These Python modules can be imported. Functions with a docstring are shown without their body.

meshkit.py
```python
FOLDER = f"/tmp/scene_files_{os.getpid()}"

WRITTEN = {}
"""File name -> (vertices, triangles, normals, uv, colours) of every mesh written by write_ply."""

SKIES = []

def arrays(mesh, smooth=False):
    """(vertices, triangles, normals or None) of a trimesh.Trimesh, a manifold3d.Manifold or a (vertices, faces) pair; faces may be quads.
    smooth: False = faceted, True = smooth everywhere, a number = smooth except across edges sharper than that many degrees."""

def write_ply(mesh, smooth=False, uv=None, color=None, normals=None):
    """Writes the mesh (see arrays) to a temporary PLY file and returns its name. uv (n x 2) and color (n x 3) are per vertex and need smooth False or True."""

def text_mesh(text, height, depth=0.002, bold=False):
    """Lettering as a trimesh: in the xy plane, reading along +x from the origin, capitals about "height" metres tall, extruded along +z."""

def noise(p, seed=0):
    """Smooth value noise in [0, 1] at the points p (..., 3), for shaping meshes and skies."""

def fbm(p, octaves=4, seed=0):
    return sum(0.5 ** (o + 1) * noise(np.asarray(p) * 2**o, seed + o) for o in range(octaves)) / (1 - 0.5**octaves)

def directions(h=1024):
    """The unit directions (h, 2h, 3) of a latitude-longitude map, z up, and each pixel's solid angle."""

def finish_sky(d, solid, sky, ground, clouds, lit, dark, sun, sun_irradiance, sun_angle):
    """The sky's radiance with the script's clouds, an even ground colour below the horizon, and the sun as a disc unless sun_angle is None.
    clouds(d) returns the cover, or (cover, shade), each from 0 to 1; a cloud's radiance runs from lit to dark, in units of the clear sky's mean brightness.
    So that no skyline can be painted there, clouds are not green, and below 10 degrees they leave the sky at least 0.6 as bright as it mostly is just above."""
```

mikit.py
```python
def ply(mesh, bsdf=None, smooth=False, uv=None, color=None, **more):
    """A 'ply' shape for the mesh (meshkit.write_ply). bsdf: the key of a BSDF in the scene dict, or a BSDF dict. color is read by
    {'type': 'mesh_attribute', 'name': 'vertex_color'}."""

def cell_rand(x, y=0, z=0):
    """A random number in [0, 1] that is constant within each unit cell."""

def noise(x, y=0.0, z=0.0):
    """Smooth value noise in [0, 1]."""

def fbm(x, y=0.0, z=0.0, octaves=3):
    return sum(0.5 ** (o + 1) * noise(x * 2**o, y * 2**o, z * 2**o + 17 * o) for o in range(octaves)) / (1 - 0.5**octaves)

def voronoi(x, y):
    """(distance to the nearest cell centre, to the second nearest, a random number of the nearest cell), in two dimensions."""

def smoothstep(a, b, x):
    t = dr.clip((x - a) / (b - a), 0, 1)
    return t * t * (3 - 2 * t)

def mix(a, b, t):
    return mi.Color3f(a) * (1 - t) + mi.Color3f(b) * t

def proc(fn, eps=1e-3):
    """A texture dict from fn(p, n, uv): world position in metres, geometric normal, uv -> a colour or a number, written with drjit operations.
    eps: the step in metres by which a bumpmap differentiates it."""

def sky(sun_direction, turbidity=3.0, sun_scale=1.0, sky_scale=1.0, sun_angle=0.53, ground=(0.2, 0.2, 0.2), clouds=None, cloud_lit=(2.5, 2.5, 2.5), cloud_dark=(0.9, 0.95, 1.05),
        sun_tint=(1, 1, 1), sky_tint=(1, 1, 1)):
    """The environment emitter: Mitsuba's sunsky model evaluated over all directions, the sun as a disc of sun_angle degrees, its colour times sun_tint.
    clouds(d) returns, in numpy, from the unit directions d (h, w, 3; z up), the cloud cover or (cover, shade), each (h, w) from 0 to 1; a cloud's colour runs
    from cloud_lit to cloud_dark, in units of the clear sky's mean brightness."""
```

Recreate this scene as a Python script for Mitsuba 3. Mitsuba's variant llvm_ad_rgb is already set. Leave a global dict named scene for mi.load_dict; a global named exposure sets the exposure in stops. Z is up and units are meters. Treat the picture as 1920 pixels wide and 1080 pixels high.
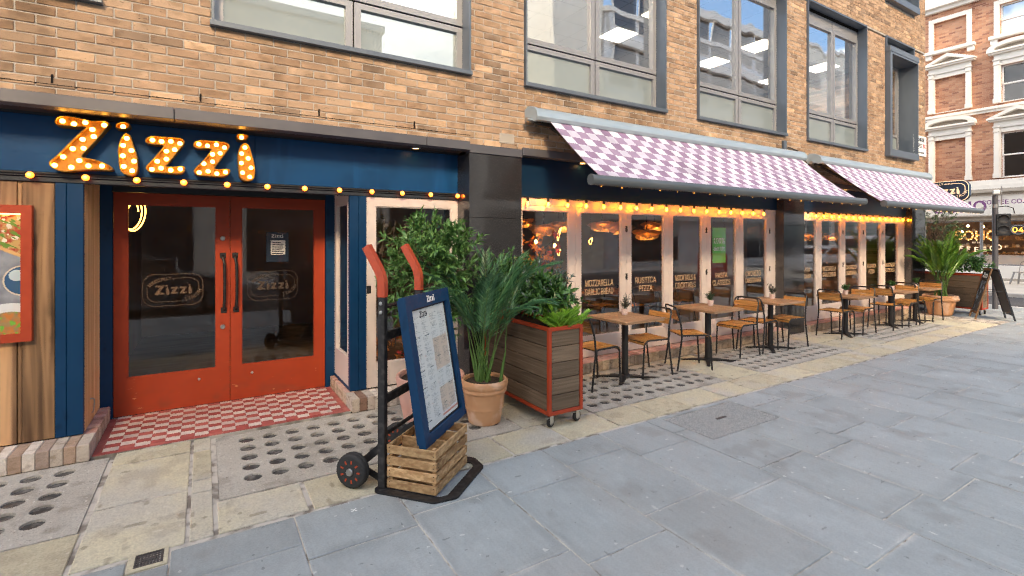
import math, random
import numpy as np
import drjit as dr
import mitsuba as mi
import mikit, meshkit
import trimesh
import shapely
from shapely import affinity
from shapely.geometry import Polygon, Point, LineString, box as sbox
from shapely.ops import unary_union
from scipy.spatial import ConvexHull

T = mi.ScalarTransform4f
scene, labels = {}, {}

# ------------------------------------------------------------------ camera, sky, exposure
EYE = 1.70
YAW = math.atan2(577.0, 933.0)                    # to the right of +y (the shop front runs along +x)
scene['camera'] = {
    'type': 'perspective', 'fov': 2 * math.degrees(math.atan(960 / 933.0)), 'fov_axis': 'x',
    'near_clip': 0.05, 'far_clip': 400.0, 'principal_point_offset_x': 0.0,
    'principal_point_offset_y': (540 - 447) / 1080.0,
    'to_world': T().look_at(origin=[0, 0, EYE], target=[math.sin(YAW), math.cos(YAW), EYE], up=[0, 0, 1])}


def cloud_cover(d):
    p = d / np.maximum(d[..., 2:3], 0.10)
    q = np.stack([p[..., 0] * 0.8 + 3.1, p[..., 1] * 0.8 + 1.7, np.zeros_like(p[..., 0])], -1)
    n = meshkit.fbm(q, 5, seed=4)
    cover = np.clip((n - 0.42) / 0.14, 0, 1)
    shade = np.clip((meshkit.fbm(q * 1.7 + 9, 4, seed=8) - 0.42) * 1.2, 0, 1)
    return cover, shade


scene['sky'] = mikit.sky([-0.25, -0.82, 0.52], turbidity=3, sun_scale=0.30, sun_angle=12, clouds=cloud_cover,
                         cloud_lit=(4.6, 4.5, 4.4), cloud_dark=(2.0, 2.05, 2.1), sun_tint=(1.0, 0.93, 0.82))
exposure = 3.25

# ------------------------------------------------------------------ small helpers
RNG = np.random.default_rng(7)
_count = {}


def num(name):
    """name, name_001, name_002 ... for one key (thing, or holder__part)"""
    k = _count.get(name, 0)
    _count[name] = k + 1
    return name if k == 0 else f'{name}_{k:03d}'


def tag(key, label=None, category=None, group=None, kind=None):
    d = labels.setdefault(key, {})
    for a, b in (('label', label), ('category', category), ('group', group), ('kind', kind)):
        if b:
            d[a] = b
    return key


def thing(name, label, category, group=None):
    return tag(num(name), label, category, group)


def put(holder, name, mesh, bsdf, smooth=False, tone=None, to_world=None, label=None, kind=None, emit=None, color=None):
    """one entry of the scene; tone = (a, b) is stored in uv, where the materials read a piece's own tone"""
    key = num(f'{holder}__{name}' if holder else name)
    uv = None
    if tone is not None:
        uv = np.tile(np.asarray(tone, float), (len(mesh[0]), 1)) if np.ndim(tone) == 1 else np.asarray(tone)
    more = {}
    if uv is not None and smooth not in (True, False):
        smooth = False
    if to_world is not None:
        more['to_world'] = to_world
    if emit is not None:
        more['emitter'] = {'type': 'area', 'radiance': {'type': 'rgb', 'value': list(emit)}}
    scene[key] = mikit.ply(mesh, bsdf, smooth=smooth, uv=uv, color=color, **more)
    if label or kind:
        tag(key, label, kind=kind)
    return key


def structure(name, mesh, bsdf, label, **k):
    key = put(None, name, mesh, bsdf, **k)
    return tag(key, label, kind='structure')


_o = np.array([[x, y, z] for x in (-1, 1) for y in (-1, 1) for z in (-1, 1)], float)
_QUADS = np.array([[0, 1, 3], [0, 3, 2], [4, 6, 7], [4, 7, 5], [0, 4, 5], [0, 5, 1], [2, 3, 7], [2, 7, 6], [0, 2, 6], [0, 6, 4], [1, 5, 7], [1, 7, 3]])


def _cham_points(h, c):
    out = []
    for s in _o:
        for k in range(3):
            p = s * (h - c)
            p[k] = s[k] * h[k]
            out.append(p)
    return np.array(out)


def _cham_faces():
    p = _cham_points(np.ones(3), 0.3)
    f = ConvexHull(p).simplices.copy()
    for t in f:
        a, b, c = p[t]
        if np.dot(np.cross(b - a, c - a), a + b + c) < 0:
            t[1], t[2] = t[2], t[1]
    return f


_CHAM = _cham_faces()


def box(x0, x1, y0, y1, z0, z1, c=0.0):
    """a box, chamfered by c"""
    lo, hi = np.array([x0, y0, z0], float), np.array([x1, y1, z1], float)
    h, m = (hi - lo) / 2, (hi + lo) / 2
    if c <= 0:
        return _o * h + m, _QUADS
    return _cham_points(h, min(c, 0.45 * h.min())) + m, _CHAM


def join(*ms):
    if len(ms) == 1 and isinstance(ms[0], list):
        ms = ms[0]
    vs, fs, n = [], [], 0
    for v, f in ms:
        vs.append(v)
        fs.append(np.asarray(f) + n)
        n += len(v)
    return np.vstack(vs), np.vstack(fs)


def move(m, t=(0, 0, 0), rz=0.0, s=1.0):
    c, sn = math.cos(rz), math.sin(rz)
    R = np.array([[c, -sn, 0], [sn, c, 0], [0, 0, 1]])
    return (np.asarray(m[0]) * s) @ R.T + np.asarray(t, float), m[1]


def xform(m, M, t=(0, 0, 0)):
    M = np.asarray(M, float)
    f = np.asarray(m[1])
    if np.linalg.det(M) < 0:
        f = f[:, ::-1]
    return np.asarray(m[0]) @ M.T + np.asarray(t, float), f


def tube(points, r, sides=8, caps=True):
    p = np.asarray(points, float)
    n = len(p)
    r = np.broadcast_to(np.asarray(r, float), (n,))
    t = np.zeros_like(p)
    t[1:-1] = p[2:] - p[:-2]
    t[0], t[-1] = p[1] - p[0], p[-1] - p[-2]
    t /= np.linalg.norm(t, axis=1, keepdims=True) + 1e-12
    a = np.cross(t[0], [0, 0, 1.0] if abs(t[0][2]) < 0.9 else [1.0, 0, 0])
    a /= np.linalg.norm(a)
    ang = np.arange(sides) * 2 * np.pi / sides
    vs = []
    for i in range(n):
        a = a - t[i] * np.dot(a, t[i])
        a /= np.linalg.norm(a) + 1e-12
        b = np.cross(t[i], a)
        vs.append(p[i] + r[i] * (np.cos(ang)[:, None] * a + np.sin(ang)[:, None] * b))
    f = []
    for i in range(n - 1):
        for j in range(sides):
            q = (i * sides + j, i * sides + (j + 1) % sides, (i + 1) * sides + (j + 1) % sides, (i + 1) * sides + j)
            f += [(q[0], q[1], q[2]), (q[0], q[2], q[3])]
    v = np.vstack(vs)
    if caps:
        v = np.vstack([v, p[0], p[-1]])
        k = n * sides
        for j in range(sides):
            f.append((k, (j + 1) % sides, j))
            f.append((k + 1, (n - 1) * sides + j, (n - 1) * sides + (j + 1) % sides))
    return v, np.array(f)


def lathe(profile, n=24, center=(0, 0, 0), caps=True):
    """profile [(r, z), ...] from the bottom outside up and round; axis z"""
    pr = np.asarray(profile, float)
    ang = np.arange(n) * 2 * np.pi / n
    v = np.stack([pr[:, None, 0] * np.cos(ang), pr[:, None, 0] * np.sin(ang), np.broadcast_to(pr[:, None, 1], (len(pr), n))], -1).reshape(-1, 3)
    f = []
    for i in range(len(pr) - 1):
        for j in range(n):
            a, b, c, d = i * n + j, i * n + (j + 1) % n, (i + 1) * n + (j + 1) % n, (i + 1) * n + j
            f += [(a, b, c), (a, c, d)]
    f = np.array(f)
    if caps:
        extra = []
        for i, flip in ((0, True), (len(pr) - 1, False)):
            if pr[i, 0] > 1e-6:
                k = len(v)
                v = np.vstack([v, [0, 0, pr[i, 1]]])
                for j in range(n):
                    a, b = i * n + j, i * n + (j + 1) % n
                    extra.append((k, b, a) if flip else (k, a, b))
        if extra:
            f = np.vstack([f, extra])
    return v + np.asarray(center, float), f


def sphere(c, r, n=8, sz=1.0):
    k = np.linspace(-np.pi / 2, np.pi / 2, n + 1)
    return lathe([(max(r * math.cos(a), 1e-5), r * sz * math.sin(a)) for a in k], 2 * n - 4, c, caps=False)


def extrude(poly, depth):
    """shapely polygon(s) -> prism from z=0 to z=depth"""
    ms = []
    for g in getattr(poly, 'geoms', [poly]):
        if g.is_empty or g.area < 1e-9:
            continue
        m = trimesh.creation.extrude_polygon(g, depth, engine='earcut')
        ms.append((np.array(m.vertices), np.array(m.faces)))
    return join(ms)


FRONT = np.array([[1, 0, 0], [0, 0, -1], [0, 1, 0]], float)   # (x, y, depth) -> x, -depth, z : drawn on a wall that faces -y


def wall(poly, y, depth):
    """polygon in (x, z) standing on the plane y, sticking out towards -y by depth"""
    return xform(extrude(poly, depth), FRONT, (0, y, 0))


def rect_ring(x0, x1, z0, z1, l, r=None, b=None, t=None):
    r = l if r is None else r
    b = l if b is None else b
    t = l if t is None else t
    return Polygon([(x0, z0), (x1, z0), (x1, z1), (x0, z1)], [[(x0 + l, z0 + b), (x1 - r, z0 + b), (x1 - r, z1 - t), (x0 + l, z1 - t)]])


def sheet_y(x0, x1, z0, z1, y):
    """one pane facing -y"""
    return np.array([[x0, y, z0], [x1, y, z0], [x1, y, z1], [x0, y, z1]], float), np.array([[0, 1, 2], [0, 2, 3]])


def sheet_z(x0, x1, y0, y1, z):
    return np.array([[x0, y0, z], [x1, y0, z], [x1, y1, z], [x0, y1, z]], float), np.array([[0, 1, 2], [0, 2, 3]])


def text2d(text, h, bold=True, stretch=1.0, space=0.0):
    """flat lettering as a mesh in (x, y), reading along +x, starting at 0; returns mesh, width"""
    m = meshkit.text_mesh(text, h, depth=0.003, bold=bold)
    v = np.array(m.vertices)
    v[:, 0] = (v[:, 0] - v[:, 0].min()) * stretch
    return (v, np.array(m.faces)), float(v[:, 0].max())


def text_wall(text, cx, z, y, h, stretch=1.0, bold=True):
    """lettering centred at cx on a wall facing -y, sticking out 3 mm"""
    m, w = text2d(text, h, bold, stretch)
    return xform((m[0] - [w / 2, 0, 0], m[1]), FRONT, (cx, y, z))


def arc_text(text, h, cx, cz, rx, rz, a0, a1, stretch=1.0):
    """letters one by one along an ellipse, in (x, y) plane, upright towards the outside"""
    ms = []
    chars = [c for c in text if c != ' ']
    for i, c in enumerate(chars):
        a = a0 + (a1 - a0) * (i / max(len(chars) - 1, 1))
        m, w = text2d(c, h, True, stretch)
        v = m[0] - [w / 2, h / 2, 0]
        tx, tz = -rx * math.sin(a), rz * math.cos(a)
        if a1 < a0:
            tx, tz = -tx, -tz
        b = math.atan2(tz, tx)
        ms.append(move((v, m[1]), (cx + rx * math.cos(a), cz + rz * math.sin(a), 0), b))
    return join(ms)
# ------------------------------------------------------------------ materials
noise, fbm, cell, sstep, mix = mikit.noise, mikit.fbm, mikit.cell_rand, mikit.smoothstep, mikit.mix


def slot(c):
    return mikit.proc(c) if callable(c) else {'type': 'rgb', 'value': list(c)}


def val(c):
    return mikit.proc(c) if callable(c) else float(c)


def mat(name, color, rough=0.5, metallic=0.0, spec=0.5, coat=0.0, sheen=0.0, bump=None, bscale=0.002, eps=1e-3):
    b = {'type': 'principled', 'base_color': slot(color), 'roughness': val(rough), 'metallic': float(metallic), 'specular': float(spec)}
    if coat:
        b['clearcoat'] = float(coat)
        b['clearcoat_gloss'] = 0.9
    if sheen:
        b['sheen'] = float(sheen)
    if bump is not None:
        b = {'type': 'bumpmap', 'arbitrary': mikit.proc(bump, eps=eps), 'scale': float(bscale), 'bsdf': b}
    scene[name] = {'type': 'twosided', 'bsdf': b}
    return name


def wood(dark, light, axis, fine=40.0, along=1.6, lift=0.55, knots=0.0):
    """grain along one axis; uv.x = tone of the board, uv.y = its own place in the log"""
    def fn(p, n, uv):
        a = (p.x, p.y, p.z)[axis]
        b, c = [(p.y, p.z), (p.x, p.z), (p.x, p.y)][axis]
        o = uv.y * 37.0
        w = fbm(a * along * 0.6 + o, b * 5 + o, c * 5) * 0.5
        g = fbm(a * along + o, b * fine + w * 6, c * fine + o, 3)
        k = sstep(0.3, 0.75, g * 0.7 + w * 0.6)
        col = mix(dark, light, k) * (1 - lift / 2 + lift * uv.x)
        if knots:
            col = col * (1 - knots * sstep(0.66, 0.8, fbm(a * 2.3 + o, b * 9, c * 9 + 3)))
        return col
    return fn


BRICK_Z0, BRICK_H, BRICK_L = 3.485, 0.075, 0.2245


def brick_col(p, n, uv):
    row = dr.floor((p.z - BRICK_Z0) / BRICK_H)
    odd = row - 2 * dr.floor(row * 0.5)
    col = dr.floor((p.x + 0.707 + BRICK_L * 0.5 * odd) / BRICK_L)
    r, r2 = cell(col, row, 1), cell(col, row, 2)
    c = mix((0.375, 0.242, 0.156), (0.475, 0.330, 0.222), r)
    c = mix(c, (0.285, 0.198, 0.138), sstep(0.80, 0.95, r2))
    c = mix(c, (0.68, 0.46, 0.29), sstep(0.93, 0.97, cell(col, row, 3)) * 0.7)
    soot = sstep(0.45, 0.8, fbm(p.x * 0.8, p.z * 0.6, 3.0, 4))
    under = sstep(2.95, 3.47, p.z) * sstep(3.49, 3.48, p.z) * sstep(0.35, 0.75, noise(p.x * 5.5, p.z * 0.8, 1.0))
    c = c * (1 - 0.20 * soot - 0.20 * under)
    patch = fbm(p.x * 9 + r * 50, p.z * 14, 2.0)
    c = mix(c, c * mi.Color3f(0.70, 0.67, 0.63), sstep(0.42, 0.75, patch) * 0.8)
    c = mix(c, c * mi.Color3f(1.28, 1.26, 1.24), sstep(0.55, 0.8, fbm(p.x * 7 + r2 * 40, p.z * 12, 9.0)) * 0.7)
    drag = noise(p.x * 28 + r * 31, p.z * 210, p.y * 60)
    c = c * (1 - 0.62 * sstep(0.86, 0.94, drag) * sstep(0.35, 0.7, noise(p.x * 7, p.z * 30, r * 9)))
    return c * (0.9 + 0.2 * noise(p.x * 330, p.z * 330, p.y * 330))


def brick_bump(p, n, uv):
    return fbm(p.x * 60, p.z * 90, p.y * 60, 3) + 0.4 * noise(p.x * 26, p.z * 190, p.y * 50)


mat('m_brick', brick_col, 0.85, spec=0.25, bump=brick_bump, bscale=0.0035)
mat('m_mortar', lambda p, n, uv: mix((0.36, 0.335, 0.30), (0.48, 0.45, 0.41), fbm(p.x * 20, p.z * 20, p.y * 20)), 0.95, spec=0.2)
mat('m_dark_void', (0.012, 0.011, 0.011), 0.9, spec=0.1)
mat('m_lintel', lambda p, n, uv: mix((0.085, 0.083, 0.095), (0.125, 0.122, 0.135), fbm(p.x * 3, p.z * 8, p.y * 8)), 0.45, metallic=0.25)
mat('m_soffit', (0.05, 0.036, 0.03), 0.5)
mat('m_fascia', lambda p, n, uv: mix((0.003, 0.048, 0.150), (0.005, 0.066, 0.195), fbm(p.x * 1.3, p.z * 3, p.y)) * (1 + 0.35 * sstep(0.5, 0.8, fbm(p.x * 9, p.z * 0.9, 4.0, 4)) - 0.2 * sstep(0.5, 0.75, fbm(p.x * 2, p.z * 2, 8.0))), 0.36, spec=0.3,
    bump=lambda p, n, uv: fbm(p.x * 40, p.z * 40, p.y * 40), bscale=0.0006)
mat('m_fascia_shaded', lambda p, n, uv: mix((0.004, 0.022, 0.055), (0.006, 0.030, 0.072), fbm(p.x * 1.3, p.z * 3, p.y)), 0.36, spec=0.3)  # same blue fascia paint with the awning shade put into its colour
mat('m_bluepaint', lambda p, n, uv: mix((0.0015, 0.030, 0.088), (0.003, 0.042, 0.118), fbm(p.x * 8, p.z * 2, p.y * 8)) * (1 - 0.25 * sstep(0.65, 0.8, fbm(p.x * 14, p.z * 9, p.y * 14))),
    lambda p, n, uv: 0.3 + 0.2 * fbm(p.x * 9, p.z * 9, p.y * 9), spec=0.28, bump=lambda p, n, uv: fbm(p.x * 90, p.z * 12, p.y * 90), bscale=0.0006)
mat('m_railblue', (0.020, 0.026, 0.036), 0.4)


def red_paint(p, n, uv):
    c = mix((0.315, 0.038, 0.013), (0.39, 0.054, 0.017), fbm(p.x * 2.2, p.z * 2.2, p.y * 3))
    dirt = sstep(0.35, 0.0, p.z) * sstep(0.45, 0.75, fbm(p.x * 9, p.z * 14, 4.0))
    scuff = sstep(0.70, 0.78, fbm(p.x * 14, p.z * 30, p.y * 14)) * sstep(0.5, 0.12, p.z)
    c = mix(c, (0.22, 0.06, 0.03), dirt * 0.45)
    return mix(c, (0.62, 0.27, 0.13), scuff * 0.6)


mat('m_reddoor', red_paint, lambda p, n, uv: 0.32 + 0.2 * fbm(p.x * 6, p.z * 6, p.y * 6), spec=0.35, bump=lambda p, n, uv: fbm(p.x * 70, p.z * 20, p.y * 70), bscale=0.0007)
mat('m_redframe', lambda p, n, uv: mix((0.33, 0.040, 0.014), (0.40, 0.056, 0.020), fbm(p.x * 12, p.z * 12, p.y * 12)), 0.42, spec=0.4)
mat('m_handle_red', lambda p, n, uv: mix((0.36, 0.046, 0.015), (0.44, 0.066, 0.022), fbm(p.x * 22, p.z * 8, p.y * 22)) * (1 - 0.4 * sstep(0.72, 0.8, fbm(p.x * 40, p.z * 26, p.y * 40))), 0.4)
mat('m_cream', lambda p, n, uv: mix((0.66, 0.565, 0.515), (0.74, 0.645, 0.595), fbm(p.x * 3, p.z * 2, p.y * 3)) * (1 - 0.2 * sstep(0.6, 0.8, fbm(p.x * 11, p.z * 6, 3.0)) * sstep(0.5, 0.1, p.z)),
    0.42, spec=0.4)
mat('m_granite', lambda p, n, uv: mix((0.012, 0.012, 0.014), (0.055, 0.053, 0.056), sstep(0.58, 0.85, noise(p.x * 260, p.y * 260, p.z * 260))) + 0.006 * fbm(p.x * 2, p.y * 2, p.z * 2),
    lambda p, n, uv: 0.05 + 0.08 * sstep(0.45, 0.75, fbm(p.x * 3, p.z * 2, p.y * 3)), spec=0.9, coat=1.0)
mat('m_winframe', lambda p, n, uv: mix((0.105, 0.128, 0.160), (0.138, 0.163, 0.198), fbm(p.x * 2, p.z * 3, p.y * 9)), 0.40, metallic=0.35)
mat('m_winframe_light', lambda p, n, uv: mix((0.27, 0.27, 0.28), (0.34, 0.34, 0.35), fbm(p.x * 2, p.z * 3, p.y * 9)), 0.42, metallic=0.35)
mat('m_cladding', wood((0.10, 0.055, 0.030), (0.42, 0.25, 0.13), 2, fine=22, along=0.9, lift=1.05, knots=0.45), 0.6, spec=0.3, bump=lambda p, n, uv: noise(p.x * 160, p.z * 3, p.y * 160), bscale=0.0008)
mat('m_reveal', wood((0.66, 0.36, 0.16), (0.86, 0.56, 0.28), 2, fine=30, along=0.8, lift=0.5, knots=0.25), 0.55, spec=0.3)


def step_brick(p, n, uv):
    t = uv.x
    c = mix((0.46, 0.40, 0.34), (0.66, 0.60, 0.53), sstep(0.2, 0.45, t))
    c = mix(c, (0.25, 0.155, 0.115), sstep(0.70, 0.74, t) * (1 - sstep(0.80, 0.84, t)))
    c = mix(c, (0.40, 0.29, 0.22), sstep(0.84, 0.9, t))
    c = mix(c, c * mi.Color3f(0.62, 0.56, 0.5), sstep(0.45, 0.8, fbm(p.x * 22, p.y * 22, p.z * 26)) * 0.8)
    return c * (0.85 + 0.3 * noise(p.x * 240, p.y * 240, p.z * 240))


mat('m_stepbrick', step_brick, 0.75, spec=0.3, bump=lambda p, n, uv: fbm(p.x * 70, p.y * 70, p.z * 70), bscale=0.003)


def step_brick2(p, n, uv):
    c = mix((0.40, 0.31, 0.235), (0.56, 0.455, 0.345), uv.x)
    top = mix((0.52, 0.29, 0.245), (0.64, 0.43, 0.37), uv.x)
    c = mix(c, top, sstep(0.5, 0.8, n.z))
    c = mix(c, c * mi.Color3f(0.6, 0.55, 0.5), sstep(0.42, 0.8, fbm(p.x * 14, p.y * 14, p.z * 26)) * 0.8)
    return c * (0.85 + 0.3 * noise(p.x * 200, p.y * 200, p.z * 200))


mat('m_stepbrick2', step_brick2, 0.75, spec=0.3, bump=lambda p, n, uv: fbm(p.x * 70, p.y * 70, p.z * 70), bscale=0.002)
mat('m_tile_red', lambda p, n, uv: mix((0.36, 0.085, 0.075), (0.47, 0.135, 0.115), uv.x) * (0.75 + 0.4 * fbm(p.x * 30, p.y * 30, uv.y * 9)), 0.32, spec=0.5)
mat('m_tile_white', lambda p, n, uv: mix((0.60, 0.46, 0.41), (0.78, 0.68, 0.61), uv.x) * (0.75 + 0.35 * fbm(p.x * 26, p.y * 26, uv.y * 9)), 0.32, spec=0.5)


def spots(p, f, lo, hi, k=0.0):
    return sstep(lo, hi, noise(p.x * f, p.y * f, k))


def yellow_stone(p, n, uv):
    c = mix((0.44, 0.395, 0.285), (0.55, 0.50, 0.365), uv.x)
    c = mix(c, (0.44, 0.42, 0.385), sstep(0.40, 0.75, fbm(p.x * 2.3, p.y * 2.3, uv.y * 20, 4)) * 0.75)
    c = mix(c, (0.20, 0.165, 0.125), spots(p, 16, 0.82, 0.93, 2) * spots(p, 3.1, 0.45, 0.65, 7) * 0.55)
    c = mix(c, (0.25, 0.20, 0.15), sstep(0.56, 0.72, fbm(p.x * 6.5, p.y * 6.5, 5.0, 4)) * 0.26)
    c = mix(c, (0.60, 0.57, 0.50), spots(p, 24, 0.93, 0.97, 5) * 0.5)
    return c * (0.82 + 0.36 * fbm(p.x * 120, p.y * 120, 1.0, 2))


mat('m_yellowstone', yellow_stone, 0.85, spec=0.25, bump=lambda p, n, uv: fbm(p.x * 24, p.y * 24, 0, 4) + 0.3 * noise(p.x * 140, p.y * 140, 1), bscale=0.005)


def grey_stone(p, n, uv):
    """uv = 2 x the slab's number + the place within the slab, 0 to 1 each way"""
    k = dr.floor(uv.x * 0.5)
    lx, ly = uv.x - 2 * k, uv.y - 2 * dr.floor(uv.y * 0.5)
    tone, other = cell(k, 1), cell(k, 2)
    c = mix((0.308, 0.338, 0.345), (0.345, 0.374, 0.382), tone)
    rim = dr.minimum(dr.minimum(lx, 1 - lx), dr.minimum(ly, 1 - ly)) + 0.035 * (fbm(p.x * 9, p.y * 9, 2.0) - 0.5)
    c = mix(c, (0.47, 0.47, 0.455), sstep(0.045, 0.0, rim) * (0.15 + 0.55 * sstep(0.45, 0.7, fbm(p.x * 2.2, p.y * 2.2, 6.0))))
    c = c * (1 - 0.14 * sstep(0.16, 0.03, rim) * sstep(0.4, 0.7, fbm(p.x * 3.1, p.y * 3.1, 9.0)))
    cloud = fbm(p.x * 1.9, p.y * 1.9, other * 20, 4)
    c = mix(c, c * 0.84, sstep(0.45, 0.8, cloud) * 0.6)
    c = mix(c, c * 1.14, sstep(0.55, 0.75, fbm(p.x * 5 + 7, p.y * 5, 3.0, 4)) * 0.45)
    c = mix(c, (0.60, 0.60, 0.58), spots(p, 19, 0.955, 0.968, 9) * 0.6)
    c = mix(c, (0.12, 0.12, 0.12), spots(p, 27, 0.95, 0.966, 4) * 0.5)
    c = mix(c, (0.20, 0.195, 0.185), sstep(0.60, 0.74, fbm(p.x * 3.3 + 4, p.y * 3.3, 21.0, 5)) * 0.35)
    c = mix(c, (0.29, 0.28, 0.265), sstep(0.6, 0.8, fbm(p.x * 1.1, p.y * 1.1, 11.0, 3)) * 0.35)
    streak = noise(p.x * 70, p.y * 9, other * 20)
    return c * (0.86 + 0.2 * fbm(p.x * 150, p.y * 150, 1.0, 2) + 0.08 * streak)


mat('m_greystone', grey_stone, lambda p, n, uv: 0.50 + 0.25 * fbm(p.x * 5, p.y * 5, 2.0), spec=0.4, bump=lambda p, n, uv: fbm(p.x * 40, p.y * 40, 0, 3) + 0.4 * noise(p.x * 260, p.y * 260, 1), bscale=0.0022)
mat('m_joint', lambda p, n, uv: mix((0.19, 0.165, 0.14), (0.50, 0.465, 0.415), sstep(0.25, 0.6, fbm(p.x * 11, p.y * 11, 0))), 0.95, spec=0.2, bump=lambda p, n, uv: fbm(p.x * 90, p.y * 90, 0), bscale=0.006)


def concrete(p, n, uv):
    c = mix((0.34, 0.315, 0.275), (0.48, 0.455, 0.41), fbm(p.x * 2.4, p.y * 2.4, uv.y * 9, 4))
    c = mix(c, (0.24, 0.215, 0.185), sstep(0.55, 0.8, fbm(p.x * 8, p.y * 8, 3.0, 4)) * 0.6)
    c = mix(c, (0.66, 0.64, 0.60), spots(p, 46, 0.90, 0.95, 3) * 0.5)
    c = mix(c, (0.16, 0.14, 0.12), spots(p, 60, 0.90, 0.96, 6) * 0.5)
    return c * (0.8 + 0.4 * fbm(p.x * 150, p.y * 150, 1.0, 2))


mat('m_concrete', concrete, 0.85, spec=0.25, bump=lambda p, n, uv: fbm(p.x * 60, p.y * 60, p.z * 60, 3), bscale=0.004)
mat('m_lens', lambda p, n, uv: mix((0.045, 0.045, 0.046), (0.30, 0.29, 0.27), sstep(0.35, 0.85, fbm(p.x * 30, p.y * 30, uv.y * 9, 3)) * 0.55 * (0.4 + uv.x)), lambda p, n, uv: 0.12 + 0.4 * fbm(p.x * 40, p.y * 40, 3.0), spec=0.6)
mat('m_castiron', lambda p, n, uv: mix((0.05, 0.05, 0.055), (0.12, 0.115, 0.11), fbm(p.x * 60, p.y * 60, 1)), 0.55, metallic=0.4)
mat('m_cover', lambda p, n, uv: mix((0.22, 0.23, 0.23), (0.33, 0.335, 0.33), sstep(0.3, 0.7, noise(p.x * 150, p.y * 150, 0))), 0.75, bump=lambda p, n, uv: noise(p.x * 170, p.y * 170, 0), bscale=0.004)
mat('m_asphalt', lambda p, n, uv: mix((0.045, 0.046, 0.05), (0.085, 0.085, 0.088), fbm(p.x * 1.2, p.y * 1.2, 0, 3)) * (0.7 + 0.6 * noise(p.x * 110, p.y * 110, 0)), 0.8)
mat('m_kerb', lambda p, n, uv: mix((0.36, 0.35, 0.34), (0.5, 0.49, 0.47), fbm(p.x * 6, p.y * 6, 0)), 0.8)
mat('m_farpave', lambda p, n, uv: mix((0.42, 0.37, 0.30), (0.55, 0.49, 0.41), fbm(p.x * 1.5, p.y * 1.5, 0)), 0.85)
mat('m_roadwhite', (0.7, 0.7, 0.68), 0.7)
mat('m_roadsign', (0.5, 0.03, 0.03), 0.4)


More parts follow.
